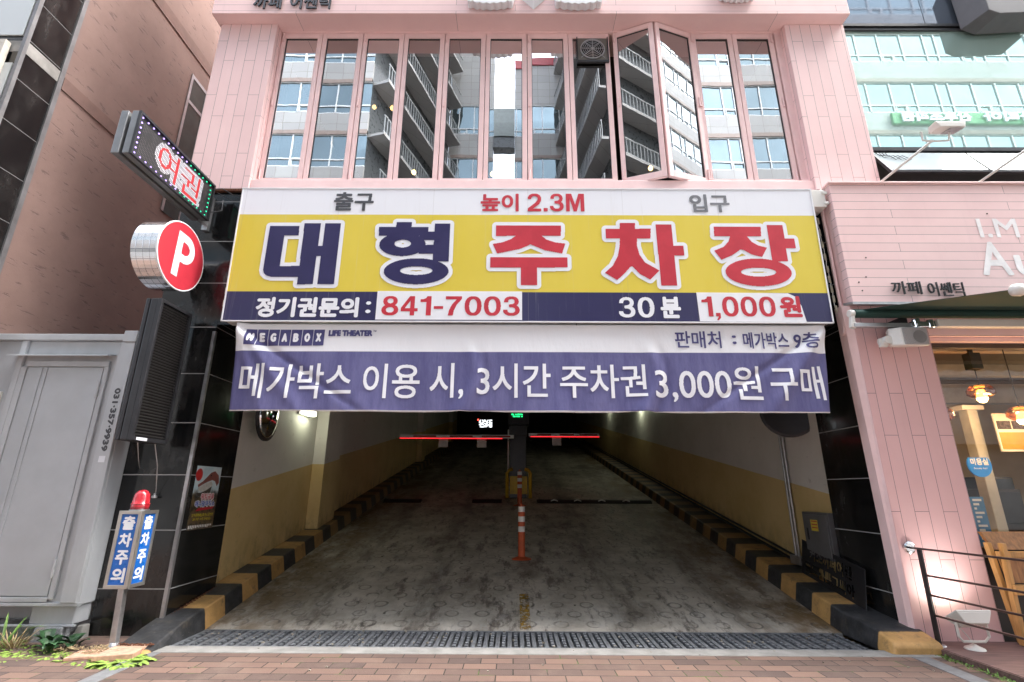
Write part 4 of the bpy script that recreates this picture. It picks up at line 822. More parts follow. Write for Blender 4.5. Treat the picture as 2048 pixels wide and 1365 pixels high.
for y0, y1, z0, z1 in ((by0 + .013, by1, bz1 - tk, bz1), (by0 + .013, by1, bz0, bz0 + tk), (by0 + .013, by0 + tk, bz0 + tk, bz1 - tk), (by1 - tk, by1, bz0 + tk, bz1 - tk)): fm2.box(bx1 - .012, bx1 + .008, y0, y1, z0, z1)
alloy = mat('brushed_alloy_frame', (.45, .43, .4), .35, .8, var=.12, dirt=.25)
mkobj('frame', fm, alloy, wp, bevel=.003); mkobj('frame', fm2, alloy, wp, bevel=.003)
blue = mat('blue_acrylic', (.012, .13, .5), .25, var=.06)
mkobj('panel', MB().box(bx0 + tk, bx1 - tk, by0 + .002, by0 + .008, bz0 + tk, bz1 - tk), blue, wp); mkobj('panel', MB().box(bx1 - .008, bx1 - .002, by0 + tk, by1 - tk, bz0 + tk, bz1 - tk), blue, wp)
for i, ch in enumerate('출차주의'):
    zt = bz1 - tk - .015 - i * .163
    lettering(ch, (bx0 + .052, bx1 - .052, zt - .135, zt), front(by0 + .002), wp, M['sign_white'], .006, .002, 0, .003)
    lettering(ch, (by0 + .055, by1 - .055, zt - .135, zt), side(bx1 - .002), wp, M['sign_white'], .006, .002, 0, .003)
redg = N('red_beacon_plastic'); redg.base(redg.mix(redg.step(redg.noise(14, 4), .3, .7), (.36, .012, .02), (.55, .03, .045))); redg.set(Roughness=.2, Coat_Weight=.5)
bc = mkobj('beacon', MB().lathe([(.083, 0), (.083, .055), (.078, .058), (.076, .11), (.068, .155), (.045, .188), (.015, .2), (.002, .2)], (-3.915, 5.485, 1.29), 24), redg.m, wp, smooth=True)
mkobj('collar', MB().lathe([(.09, 0), (.09, .012), (.08, .012)], (-3.915, 5.485, 1.281), 24), M['steel'], wp); mkobj('ribs', MB().torus((-3.915, 5.485, 1.348), .082, .006, 'Z', 24, 6), redg.m, bc)

# poster on the reveal
po = thing('poster', 'show poster with a dinosaur head on the inner face of the left pillar', 'poster', (-3.75, 6.33, 1.03)); pf = side(-3.752)
PY0, PY1, PZ0, PZ1 = 6.075, 6.585, 1.04, 1.765
def pm(name, c): return mat(name, c, .35, var=.15, scale=20)
sheet = N('poster_print'); _x, _y, _z = sheet.xyz()
cc = sheet.mix(sheet.step(sheet.noise(16, 6, .7), .4, .6), (.02, .018, .015), (.14, .1, .05)); sk = sheet.mix(sheet.step(sheet.noise(9, 4), .35, .7), (.45, .6, .66), (.62, .72, .74))
sheet.base(sheet.mix(sheet.step(sheet.math('ADD', _z, sheet.math('MULTIPLY', sheet.noise(7, 4), .2)), 1.52, 1.60), cc, sk)); sheet.set(Roughness=.35)
mkobj('sheet', MB().fbox(pf, PY0, PY1, PZ0, PZ1, 0, .002), sheet.m, po)
pq = lambda a, b: (PY0 + a * (PY1 - PY0), PZ0 + b * (PZ1 - PZ0))
def pp(name, pts, m, d): return mkobj(name, MB().ext([pq(*p) for p in pts], pf, .002, .002 + d), m, po)
pp('dinosaur_head', [(.13, .70), (.3, .755), (.45, .83), (.58, .9), (.74, .93), (.92, .86), (.97, .74), (.9, .68), (.8, .76), (.68, .78), (.5, .75), (.3, .70), (.16, .66)], pm('reddish_hide', (.22, .075, .06)), .0006)
pp('dinosaur_jaw', [(.16, .655), (.3, .69), (.5, .74), (.66, .76), (.72, .70), (.6, .64), (.4, .59), (.2, .60)], pm('pale_teeth', (.5, .5, .46)), .0008)
pp('dinosaur_jaw', [(.12, .57), (.3, .575), (.5, .615), (.7, .68), (.66, .57), (.45, .53), (.2, .52)], pm('dark_jaw', (.05, .04, .03)), .0012)
pp('dinosaur_eye', [(.60 + .035 * math.cos(i), .855 + .014 * math.sin(i)) for i in range(6)], pm('dark_eye', (.02, .015, .01)), .0012)
ba = [(.12 + .13 * math.cos(t), .86 + .1 * math.sin(t)) for t in [i * math.pi / 10 for i in range(20)]]
pp('red_badge', ba, pm('red_print', (.5, .03, .03)), .0014); pp('red_ribbon', [(.2, .285), (.86, .31), (.93, .35), (.3, .335)], pm('red_ribbon_print', (.45, .02, .03)), .0014)
pp('brown_strip', [(.06, .1), (.95, .13), (.97, .28), (.08, .26)], pm('brown_print', (.11, .07, .04)), .0008)
pink_i, blu_i, yel_i, whi_i = pm('pink_ink', (.6, .16, .2)), pm('blue_ink', (.06, .12, .45)), pm('yellow_ink', (.7, .6, .03)), pm('white_ink', (.75, .75, .73))
for tx, a, b, m, bw, bk_ in (('워킹공룡', (.32, .46), (.86, .565), pink_i, .004, 1), ('애니멀매직쇼', (.14, .35), (.93, .45), blu_i, .004, 1), ('양주문화예술회관소공연장', (.09, .195), (.94, .25), yel_i, .0016, 0), ('2017년 10월 29일(일)', (.15, .13), (.86, .185), yel_i, .0016, 0)):
    (u0, v0), (u1, v1) = pq(*a), pq(*b); box = (u0, u1, v0, v1)
    if bk_: lettering(tx, (u0 - .006, u1 + .006, v0 - .006, v1 + .006), pf, po, whi_i, .010, .0034, 0, .0025)
    lettering(tx, box, pf, po, m, bw, .0044, 0, .0025)
st_ = MB()
for i in range(14): y = .04 + i * .065; st_.fbox(pf, *[PY0 + (y + k) * .51 for k in (0, .04)], PZ0 + .01 + .02 * random.random(), PZ0 + .05, .003, .0035)
mkobj('sponsor_strip', st_, whi_i, po)
# strings of little light modules beside the sign
def string(name, pts, label, n):
    t = thing(name, label, 'light string', pts[-1]); pts = [Vector(p) for p in pts]; L = len(pts) - 1; md = MB(); wire = []
    for i in range(n * 3 + 1):
        f = i / (n * 3) * L; k = min(L - 1, int(f)); q = pts[k].lerp(pts[k + 1], f - k) + Vector((random.uniform(-.008, .008), -.006, 0)); wire.append(q)
        if i % 3 == 1: md.box(q.x - .014, q.x + .014, q.y - .012, q.y + .004, q.z - .045, q.z + .045)
    mkobj('wire', MB().tube(wire, .005), M['cream_plastic'], t); mkobj('module', md, mat('yellowed_module', (.5, .47, .36), .4), t, bevel=.004)
string('light_string', [(-3.665, 5.93, 5.38), (-3.68, 5.93, 4.6), (-3.69, 5.93, 3.65)], 'string of small light modules left of the yellow signboard', 11)
string('light_string', [(4.00, 5.86, 4.98), (4.01, 5.86, 4.2), (4.02, 5.86, 3.6)], 'string of small light modules right of the yellow signboard', 9)
tag(mkobj('downpipe', MB().tube([(4.06, 5.80, 5.35), (4.055, 5.80, 5.0), (4.05, 5.80, 4.2), (4.05, 5.8, 3.5), (4.03, 5.8, 3.36), (4.01, 5.83, 3.33)], .019, 10), M['pink'], base=(4.05, 5.8, 3.3), smooth=True), 'thin pink pipe beside the right end of the signboard', 'pipe')

# ================================================================== inside the ramp
mx = [(-3.45, 'drain_grate')]
gr0 = thing('drain_grate', 'cast iron drain grate panel in the row across the foot of the ramp', 'grate', (-3.44, 5.62, 0), 'iron grates across the ramp foot')
g = MB(); gw = .497
for ya in (5.618, 6.205): mkobj('edge_rail', MB().box(-3.44, -3.44 + gw, ya, ya + .027, -.05, 0), M['iron'], gr0, bevel=.003)
g = MB()
for i in range(4):
    x = -3.44 + .004 + i * .124
    g.box(x, x + .044, 5.646, 6.204, -.045, -.004)                # flat bar
    for k in range(6):                                            # studded bar
        y = 5.665 + k * .09; g.box(x + .068, x + .104, y, y + .056, -.04, .004)
    g.box(x + .082, x + .090, 5.646, 6.204, -.045, -.012)
mkobj('bar', g, M['iron'], gr0, bevel=.004)
for i in range(1, 14): copy_thing(gr0, (gw * i + .004 * i, 0, 0))
def bollard(x, y, label, top_knob):
    z = rz(y); t = thing('flexible_bollard', label, 'bollard', (x, y, z), 'orange lane bollards')
    mkobj('base', MB().lathe([(.16, 0), (.16, .012), (.1, .03), (.06, .045)], (x, y, z), 24), M['orange'], t)
    mkobj('tube', MB().lathe([(.056, .03), (.056, .80), (.048, .825), (.02, .832), (.018, .86), (.004, .865)], (x, y, z), 24), M['orange'], t, smooth=False)
    for h in (.42, .575, .73): mkobj('reflective_band', MB().lathe([(.0575, h), (.0575, h + .085)], (x, y, z), 24), M['reflect_white'], t)
bollard(.132, 8.76, 'nearer orange flexible bollard with white bands, standing on the ramp', 1); bollard(.15, 12.9, 'farther orange bollard with white bands in front of the yellow guard', 0)
# barrier machine between the lanes
BY = 13.9; z0 = rz(BY)
bt = thing('barrier_machine', 'dark barrier machine between the lanes behind a yellow guard', 'barrier machine', (.1, BY, z0))
mkobj('cabinet', MB().box(-.1, .34, BY - .1, BY + .4, z0, 2.95).box(-.12, .36, BY - .13, BY + .42, 2.95, 3.2), mat('slate_machine_paint', (.07, .075, .085), .35, .2), bt, bevel=.015)
mkobj('display', MB().box(-.16, .42, BY - .12, BY + .3, 3.24, 3.62).box(-.05, .3, BY - .05, BY + .2, 3.2, 3.24), M['black'], bt, bevel=.01)
GL = emis('lit_green_led', (.02, 1, .25), .7); gd = MB()
random.seed(5)
for r in range(2):
    for k in range(9):
        if random.random() < .8:
            for q in range(3): gd.fbox(front(BY - .122), -.06 + k * .034, -.06 + k * .034 + .022, 3.50 - r * .055 + q * .012, 3.50 - r * .055 + q * .012 + .008 * random.random() + .002, 0, .002)
mkobj('lit_display', gd, GL, bt)
mkobj('side_strip', MB().box(-.17, -.13, BY - .1, BY - .05, z0 + .6, 3.1), mat('pale_strip', (.5, .5, .48), .4), bt)
gd_ = thing('bollard_guard', 'yellow steel guard plate with hooped tubes before the barrier machine', 'guard', (.12, BY - .4, z0))
mkobj('plate', MB().box(-.1, .36, BY - .42, BY - .38, z0 + .1, z0 + .55), M['yellow_metal'], gd_, bevel=.01)
for sx in (-.17, .43): mkobj('hoop', MB().tube([(sx, BY - .4, z0), (sx, BY - .4, z0 + .62), (sx + (.04 if sx < 0 else -.04), BY - .38, z0 + .7), (sx + (.13 if sx < 0 else -.13), BY - .34, z0 + .73)], .045, 12), M['yellow_metal'], gd_, smooth=True)
def arm(x0, x1, y, z, label, strip, tagx):
    t = thing('boom_gate', label, 'barrier arm', (x0, y, z), 'barrier arms')
    mkobj('boom', MB().box(min(x0, x1), max(x0, x1), y, y + .05, z, z + .09), M['white'], t, bevel=.008)
    sm_ = MB(); L = abs(x1 - x0); s = min(x0, x1)
    for a, b in ((.12, .32), (.44, .64), (.72, .97)): sm_.box(s + a * L, s + b * L, y - .004, y - .001, z + .025, z + .07)
    mkobj('red_stripe', sm_, mat('dull_red_tape', (.3, .03, .03), .5), t)
    mkobj('lit_strip', MB().box(s + strip[0] * L, s + strip[1] * L, y - .005, y + .03, z - .016, z - .003), emis('lit_red_strip', (1, .02, .03), .2), t)
    for x in tagx: mkobj('hanging_plate', MB().box(x - .125, x + .125, y + .01, y + .018, z - .24, z - .03), mat('white_hanging_plate', (.6, .58, .57), .5), t, bevel=.004)
arm(-.0, -3.07, BY - .35, 2.84, 'red and white barrier arm across the left lane, two hanging plates', (0, .9), (-1.89, -.86)); arm(.40, 2.34, BY - .1, 2.92, 'barrier arm across the right lane with a red light strip', (.03, 1), (1.17,))
ip = thing('notice_display', 'small lit white notice panel hanging left of the barrier machine', 'display', (-.79, 14.2, 3.2))
mkobj('panel', MB().box(-1.0, -.6, 14.2, 14.24, 3.2, 3.45).box(-.81, -.79, 14.21, 14.23, 3.45, 6.0), M['black'], ip)
nd = MB()
for r in range(7):
    for k in range(14):
        if random.random() < .68: nd.fbox(front(14.2), -.985 + k * .0265, -.985 + k * .0265 + .02, 3.21 + r * .031, 3.21 + r * .031 + .022, .001, .003)
mkobj('lit_dot', nd, emis('lit_white_display', (.9, .95, 1), .5), ip)['kind'] = 'stuff'
mkobj('red_light', MB().box(-1.03, -1.0, 14.19, 14.2, 3.40, 3.44), emis('red_pilot', (1, .05, .03), 1), ip)
for x0, x1, lb in ((-3.3, -2.35, 'black rubber speed bump at the far left of the ramp'), (-1.05, -.3, 'black rubber speed bump left of the yellow guard'), (.6, 3.5, 'black rubber speed bump with white arrows in the right lane')):
    y = 13.35; t = thing('speed_bump', lb, 'speed bump', (x0, y, rz(y)))
    mkobj('rubber', MB().prism([(x0, y - .15, rz(y - .15)), (x0, y - .06, rz(y) + .05), (x0, y + .06, rz(y) + .07), (x0, y + .15, rz(y + .15))], [(x1, y - .15, rz(y - .15)), (x1, y - .06, rz(y) + .05), (x1, y + .06, rz(y) + .07), (x1, y + .15, rz(y + .15))]), M['rubber'], t)
    if x0 > 0:
        ar = MB()
        for xc in (1.03, 1.62, 2.23, 2.85):
            for sg_ in (-1, 1): ar.hexa([(xc, y - .08, rz(y) + .05), (xc + sg_ * .09, y - .13, rz(y) + .02), (xc + sg_ * .09, y - .13, rz(y) + .05), (xc, y - .08, rz(y) + .08)] + [(xc, y - .06, rz(y) + .05), (xc + sg_ * .09, y - .11, rz(y) + .02), (xc + sg_ * .09, y - .11, rz(y) + .05), (xc, y - .06, rz(y) + .08)])
        mkobj('arrow_mark', ar, M['reflect_white'], t)
def wall_lamp(x, y, z, s, lab, watt):
    t = thing('wall_lamp', lab, 'lamp', (x, y, z), 'lit lamps on the tunnel walls')
    mkobj('housing', MB().box(min(x, x + s * .05), max(x, x + s * .05), y - .28, y + .28, z - .02, z + .10), M['steel'], t, bevel=.006); mkobj('tube', MB().box(min(x + s * .05, x + s * .14), max(x + s * .05, x + s * .14), y - .26, y + .26, z + .0, z + .09), M['lamp_glass'], t, bevel=.02)
    l = bpy.data.lights.new('lamp_light', 'POINT'); l.energy = watt; l.color = (.9, 1, .7); l.shadow_soft_size = .08; lo_ = bpy.data.objects.new('lamp_light', l); COL.objects.link(lo_); lo_.parent = t; lo_.location = (s * .25, 0, -.05)
wall_lamp(-3.83, 9.05, 2.80, 1, 'lit lamp on the left tunnel wall just under the banner edge', .5)
wall_lamp(4.15, 16.2, 4.15, -1, 'nearer lit lamp high on the right tunnel wall', .8); wall_lamp(4.15, 21.5, 5.1, -1, 'farther lit lamp high on the right tunnel wall', .8)
def mirror(x, y, z, tilt, lab, R=.36):
    t = thing('convex_mirror', lab, 'mirror', (x, y, z), 'traffic mirrors at the tunnel mouth')
    mb = MB().lathe([(R, 0), (R + .02, .0), (R + .02, .03), (R - .02, .045)], (0, 0, 0), 36, 'Y'); gl = MB().lathe([(R - .01, -.005), (R * .85, -.03), (R * .6, -.055), (R * .3, -.07), (.002, -.075)], (0, 0, 0), 36, 'Y')
    Rm = Matrix.Rotation(tilt, 4, 'Z')
    for q in (mb, gl): q.v = [tuple(Rm @ Vector(v) + Vector((x, y, z))) for v in q.v]
    mkobj('rim', mb, M['dark_metal'], t); mkobj('mirror_glass', gl, M['chrome'], t, smooth=True)
    wx = -3.83 if x < 0 else 4.15; mkobj('bracket', MB().cyl((x, y + .03, z), (wx, y + .12, z + .02), .018), M['steel'], t)
mirror(-3.62, 7.35, 2.55, math.radians(94), 'convex traffic mirror on the left tunnel wall, half behind the banner'); mirror(3.97, 7.2, 2.62, math.radians(150), 'dark convex traffic mirror at the right, half behind the banner')
tag(mkobj('conduit', MB().tube([(4.11, 7.82, 3.4), (4.11, 7.83, .56)], .018, 10).tube([(4.11, 7.74, 3.4), (4.11, 7.75, .56)], .018, 10).box(4.06, 4.14, 7.66, 7.92, .5, .62), M['steel'], base=(4.11, 7.8, .5)), 'pair of vertical steel conduits on the right tunnel wall', 'conduit')
eb = thing('meter_box', 'grey electrical box with a yellow sticker on the right tunnel wall', 'electrical box', (4.12, 7.1, .66)); sl_ = sideL(4.10)
mkobj('box', MB().box(4.045, 4.149, 6.80, 7.40, .655, 1.235), mat('dark_grey_box_paint', (.12, .12, .125), .4, .2, dirt=.15), eb, bevel=.006)
dd = mkobj('door', MB().box(4.032, 4.045, 6.83, 7.37, .685, 1.205), mat('box_door_paint', (.14, .14, .145), .4, .2), eb, bevel=.005)
mkobj('handle', MB().box(4.02, 4.032, 7.27, 7.29, .88, 1.03), M['dark_metal'], dd)
mkobj('sticker', MB().box(4.0295, 4.031, 7.03, 7.19, 1.0, 1.14), mat('yellow_sticker', (.7, .55, .06), .4), eb)
sl2 = sideL(4.029); s5 = MB()
for k in range(3): s5.fbox(sl2, -7.18 + .01, -7.04, 1.115 - k * .04, 1.128 - k * .04, .0, .001)
mkobj('sticker_print', s5, M['red'], eb)
# stencil panel that leans on the right pillar
sp = thing('stencil_panel', 'black cut out metal letter panel leaning against the right pillar', 'panel', (4.0, 6.9, .3))
A0, A1 = 6.26, 7.50
def spf(u, v, d):   # u runs from far to near, v up the leaning sheet
    f = (u - 0) / (A1 - A0); y = A1 - u; zb = .19 + SL * max(0, y - 6.25) + .03
    return (3.985 + v * .15 - d, y, zb + v)
c = .006; W, H = int((A1 - A0) / c), int(.42 / c); cut = np.zeros((H, W), bool)
def stamp(tx, u0, u1, v0, v1, bw):
    m_ = text_mask(tx, u1 - u0, v1 - v0, bw, c); i, j = int(u0 / c), int(v0 / c); cut[j:j + m_.shape[0], i:i + m_.shape[1]] |= m_[:H - j, :W - i]
stamp('커소까페어쎈', .17, 1.02, .225, .385, .008); stamp('를드를튼그씨아', .06, 1.06, .04, .19, .008)
sh = ~cut; sh[:2] = True; sh[-2:] = True
for uu in (.16, .37, .58, .79, .95): sh[:, int(uu / c):int(uu / c) + 1] = True
mkobj('sheet', mask_mb(MB(), sh, 0, 0, c, spf, 0, .004), M['black'], sp); mkobj('frame', MB().tube([spf(0, .42, 0), spf(A1 - A0, .42, 0), spf(A1 - A0, 0, 0)], .008), M['dark_metal'], sp)
ch = MB()
for i in range(46):
    f = i / 45; y = 5.75 + f * 1.15; z = .15 + f * .17 - (.06 * (1 - f) ** 4); a = i % 2
    ch.torus((-3.735 + random.uniform(-.006, .006), y, z), .014, .004, 'Z' if a else 'X', 10, 5)
tag(mkobj('chain', ch, M['rust'], base=(-3.735, 6.3, .2)), 'rusty chain lying along the kerb below the left pillar', 'chain')


# ================================================================== the cafe front at the right
cf2 = thing('street_cafe', 'pink plank cafe front with a big shop window at the lower right', 'shop front', (6.5, 5.75, .05))
WY = 5.72
mkobj('wall', MB().box(4.10, 4.985, WY, 5.94, .02, 3.70), M['pink_shaded'], cf2, bevel=.01)
mkobj('wall_return', MB().hexa([(4.075, WY + .05, .02), (4.10, WY - .001, .02), (4.10, 5.9, .02), (4.075, 5.9, .02), (4.03, WY + .05, 3.70), (4.10, WY - .001, 3.70), (4.10, 5.9, 3.70), (4.03, 5.9, 3.70)]), M['pink'], cf2)
mkobj('header', MB().box(4.985, 12, WY, 5.94, 3.30, 3.70), M['pink_h'], cf2)
mkobj('header_reveal', MB().box(4.99, 12, WY + .06, 5.93, 3.25, 3.298), M['pink'], cf2)
mkobj('window_frame', MB().box(4.99, 12, 5.86, 5.93, 3.19, 3.248).box(4.99, 5.02, 5.86, 5.93, .9, 3.19).box(4.99, 12, 5.84, 5.94, .86, .93), mat('bronze_frame', (.06, .045, .035), .4, .3), cf2, bevel=.004)
mkobj('shop_pane', MB().quad((5.02, 5.90, .93), (12, 5.90, .93), (12, 5.90, 3.19), (5.02, 5.90, 3.19)), M['shop_pane'], cf2)
mkobj('wall_base', MB().box(4.99, 12, 5.88, 5.94, .02, .86), mat('dark_base_panel', (.03, .024, .02), .5), cf2)
warm = mat('warm_plaster', (.52, .38, .2), .7, var=.15, scale=.7); greyc = mat('grey_cafe_ceiling', (.15, .145, .135), .8, var=.1)
mkobj('room_wall', MB().box(4.9, 12, 10.4, 10.5, 0, 3.6).box(4.75, 4.9, 5.94, 10.5, 0, 3.6).box(11.9, 12, 5.94, 10.4, 0, 3.6), warm, cf2)
mkobj('room_ceiling', MB().box(4.9, 12, 5.94, 10.5, 3.45, 3.6), greyc, cf2)
mkobj('ceiling_beam', MB().box(4.9, 12, 6.5, 6.62, 3.33, 3.45).box(4.9, 12, 7.7, 7.85, 3.27, 3.45).box(4.9, 12, 9.2, 9.4, 3.1, 3.45), mat('pale_beam', (.45, .42, .36), .6), cf2)
mkobj('room_floor', MB().box(4.9, 12, 5.94, 10.5, -.1, .03), mat('dark_wood_floor', (.05, .035, .025), .4), cf2)
# furniture that shows through the window
ct = thing('cafe_counter', 'dark counter with machines inside the cafe behind the shop window', 'counter', (8, 8.6, 0)); dk = mat('dark_counter_wood', (.035, .025, .02), .35, var=.4, scale=3)
mkobj('counter', MB().box(5.4, 10.5, 8.4, 9.0, .03, 1.1), dk, ct, bevel=.01); mkobj('back_shelf', MB().box(5.3, 8.6, 9.9, 10.38, .03, 2.45), dk, ct, bevel=.01)
mkobj('machine', MB().box(6.2, 6.9, 8.5, 8.95, 1.1, 1.62).box(6.25, 6.85, 8.42, 8.5, 1.45, 1.62), M['chrome'], ct, bevel=.02); mkobj('machine', MB().box(7.7, 8.2, 8.5, 8.95, 1.1, 1.75), M['dark_metal'], ct, bevel=.03)
for i in range(9): x = 5.45 + i * .33; mkobj('jar', MB().lathe([(.06, 0), (.07, .02), (.07, .2), (.04, .24), (.04, .28)], (x, 10.0, 2.45), 12), [M['cream_plastic'], M['wood'], M['dark_metal']][i % 3], ct)
for i, (x, y, z0, z1, wd, lb) in enumerate(((5.75, 7.3, .03, 1.35, .34, 'dark upright case standing inside the shop window'), (6.75, 7.2, .03, 1.55, .5, 'black display fridge inside the cafe at the photo edge'), (5.35, 8.0, .03, 2.0, .3, 'tall narrow dark cupboard inside the cafe'))):
    t = thing('cabinet', lb, 'cabinet', (x, y, z0)); mkobj('carcass', MB().box(x - wd / 2, x + wd / 2, y, y + .4, z0, z1), dk, t, bevel=.01); q = MB()
    for k in range(3): q.box(x - wd / 2 + .03, x + wd / 2 - .03, y - .012, y - .002, z0 + .06 + k * (z1 - z0) / 3, z0 - .04 + (k + 1) * (z1 - z0) / 3)
    mkobj('door_panel', q, M['dark_metal'], t, bevel=.004)
ml = thing('menu_board', 'orange and white menu board with small photos hanging inside the cafe', 'menu', (6.55, 6.7, 2.0))
mkobj('board', MB().box(6.42, 7.4, 6.70, 6.72, 2.02, 2.52), M['cream_plastic'], ml); mkobj('orange_half', MB().box(6.44, 7.38, 6.694, 6.699, 2.05, 2.27), mat('orange_print', (.7, .3, .06), .5), ml)
mkobj('photo_strip', MB().box(6.44, 6.62, 6.694, 6.699, 2.31, 2.42).box(6.64, 6.82, 6.694, 6.699, 2.31, 2.42).box(6.84, 7.02, 6.694, 6.699, 2.31, 2.42), mat('photo_print', (.08, .06, .05), .4, var=.8, scale=30), ml)
rs = thing('round_sign', 'round blue hair salon sign seen through the cafe window', 'sign', (5.87, 6.6, 1.75)); RS = (5.97, 6.6, 1.84)
disc = [(RS[0] + .15 * math.cos(t), RS[2] + .15 * math.sin(t)) for t in [math.radians(a) for a in range(-218, 39, 8)]]
mkobj('disc', MB().ext(disc, front(6.6), 0, .02), mat('bright_blue_sign', (.015, .2, .62), .4, emit=.04), rs)
lettering('미용실', (RS[0] - .115, RS[0] + .115, RS[2] - .005, RS[2] + .085), front(6.6), rs, M['sign_white'], .005, .022, 0, .003); lettering('Beauty hair', (RS[0] - .09, RS[0] + .09, RS[2] - .06, RS[2] - .027), front(6.6), rs, M['sign_white'], .002, .022, 0, .003)
for x, z0, z1, c1, lb in ((5.66, .85, 1.45, (.05, .22, .5), 'narrow blue upright banner inside the cafe window'), (5.42, 1.25, 1.52, (.1, .3, .22), 'small green notice inside the cafe window')):
    b = thing('window_notice', lb, 'notice', (x, 6.5, z0)); mkobj('sheet', MB().box(x, x + .17, 6.5, 6.505, z0, z1), mat('notice_print', c1, .5, var=.2), b); q = MB()
    for k in range(int((z1 - z0) / .055)): q.fbox(front(6.499), x + .03, x + .14 - .04 * (k % 3), z1 - .05 - k * .05, z1 - .025 - k * .05, 0, .002)
    mkobj('print', q, M['sign_white'], b)
hp = thing('pale_pillar', 'pale leaning post inside the cafe window', 'post', (6.3, 7, 0)); mkobj('shaft', MB().box(6.28, 6.42, 6.9, 7.05, .03, 2.6), mat('pale_post_paint', (.5, .5, .48), .4), hp, bevel=.01); mkobj('cap', MB().box(6.2, 6.5, 6.88, 7.08, 2.6, 2.66), M['cream_plastic'], hp)
amber = seen_glass('amber_lamp_glass', .15, (.85, .42, .12))
def cafe_lamp(x, y, z, lab, canopy):
    t = thing('pendant_lamp', lab, 'lamp', (x, y, 3.45), 'amber pendant lamps in the cafe')
    mkobj('cord', MB().cyl((x, y, z + .12), (x, y, 3.45), .006), M['black'], t)
    if canopy: mkobj('socket_box', MB().box(x - .075, x + .075, y - .06, y + .06, z + .33, z + .55).cyl((x, y, z + .55), (x, y, z + .64), .03), M['black'], t, bevel=.01)
    mkobj('shade', MB().lathe([(.02, .13), (.10, .115), (.145, .06), (.145, .0), (.09, -.045)], (x, y, z), 24), amber, t, smooth=True); mkobj('bulb', MB().lathe([(.03, .06), (.05, 0), (.06, -.06), (.035, -.1), (.004, -.11)], (x, y, z), 14), M['bulb'], t, smooth=True)
    l = bpy.data.lights.new('pendant_light', 'POINT'); l.energy = 2.6; l.color = (1, .62, .28); l.shadow_soft_size = .1; o = bpy.data.objects.new('pendant_light', l); COL.objects.link(o); o.parent = t; o.location = (0, -.2, z - 3.45 - .18)
cafe_lamp(6.06, 6.4, 2.72, 'amber glass pendant lamp with a black box on its cord, by the shop window', True); cafe_lamp(6.50, 6.4, 2.44, 'amber pendant lamp at the right edge of the photo, lower than its neighbour', False); cafe_lamp(5.47, 6.4, 2.42, 'amber pendant lamp half hidden by the pink wall edge', False); cafe_lamp(8.6, 8.0, 2.6, 'amber pendant lamp deep inside the cafe', False)
# sign board
sb = thing('cafe_signboard', 'pale pink plank signboard with black and white letters at the right', 'signboard', (6.5, 5.74, 3.69)); bdf = front(5.62)
mkobj('planks', MB().box(4.078, 12, 5.62, 5.72, 3.69, 5.33), M['pink_h'], sb, bevel=.006); mkobj('side_panel', MB().box(4.08, 4.16, 5.721, 5.885, 3.69, 5.30), M['pink'], sb); mkobj('cap', MB().box(4.06, 12, 5.59, 5.9, 5.33, 5.355), M['pink_frame'], sb, bevel=.004)
raised('까페', (4.565, 4.925, 3.785, 3.955), 5.62, sb, letters, .018, .003); raised('어쎈틱', (5.0, 5.435, 3.76, 3.945), 5.62, sb, letters, .018, .003)
wl = mat('white_painted_letter', (.85, .82, .82), .5)
lettering('I.M', (5.84, 6.34, 4.56, 4.83), bdf, sb, wl, .006, .003); lettering('A', (5.74, 6.12, 4.05, 4.50), bdf, sb, wl, .012, .003); lettering('uthentic', (6.17, 8.3, 4.05, 4.45), bdf, sb, wl, .012, .003)
sc = MB()
for x, z in ((4.35, 4.28), (6.01, 4.9), (4.2, 3.95), (4.3, 4.02), (4.22, 3.84)): sc.cyl((x, 5.615, z), (x, 5.625, z), .009, n=8)
mkobj('screw_hole', sc, M['void'], sb)
# awning
aw = thing('awning', 'half open dark green awning under the pink signboard', 'awning', (6.5, 5.5, 3.4))
mkobj('roller', MB().cyl((3.97, 5.50, 3.50), (12, 5.50, 3.50), .052, n=20), M['green_cloth'], aw, smooth=False)
mkobj('end_bracket', MB().cyl((3.915, 5.50, 3.50), (3.97, 5.50, 3.50), .045, n=16).hexa([(3.90, 5.47, 3.33), (3.95, 5.47, 3.31), (3.95, 5.53, 3.31), (3.90, 5.53, 3.33), (3.925, 5.47, 3.47), (3.965, 5.47, 3.47), (3.965, 5.53, 3.47), (3.925, 5.53, 3.47)]), M['cream_plastic'], aw, bevel=.008)
mkobj('canvas', MB().prism([(4.0, 5.54, 3.552), (12, 5.54, 3.552), (12, 4.52, 3.40), (4.86, 4.52, 3.40)], [(4.0, 5.54, 3.548), (12, 5.54, 3.548), (12, 4.52, 3.396), (4.86, 4.52, 3.396)]), M['green_cloth'], aw)
mkobj('hood', MB().prism([(3.95, 5.45, 3.60), (3.95, 5.61, 3.64), (3.95, 5.61, 3.67), (3.95, 5.45, 3.63)], [(12, 5.45, 3.60), (12, 5.61, 3.64), (12, 5.61, 3.67), (12, 5.45, 3.63)]), M['steel'], aw)
mkobj('front_bar', MB().box(4.92, 12, 4.47, 4.53, 3.355, 3.415), M['white'], aw, bevel=.01); mkobj('end_cap', MB().lathe([(.03, -.05), (.06, -.02), (.062, .04), (.045, .07)], (4.87, 4.5, 3.385), 14, 'X'), M['cream_plastic'], aw, smooth=True)
vm = MB()
for i in range(60):
    x = 5.0 + i * .1; vm.ext([(x, 3.36), (x + .1, 3.36), (x + .1, 3.27 - .02 * ((i + 1) % 3)), (x, 3.27 - .02 * (i % 3))], front(4.49), 0, .003)
mkobj('valance', vm, M['teal_cloth'], aw)
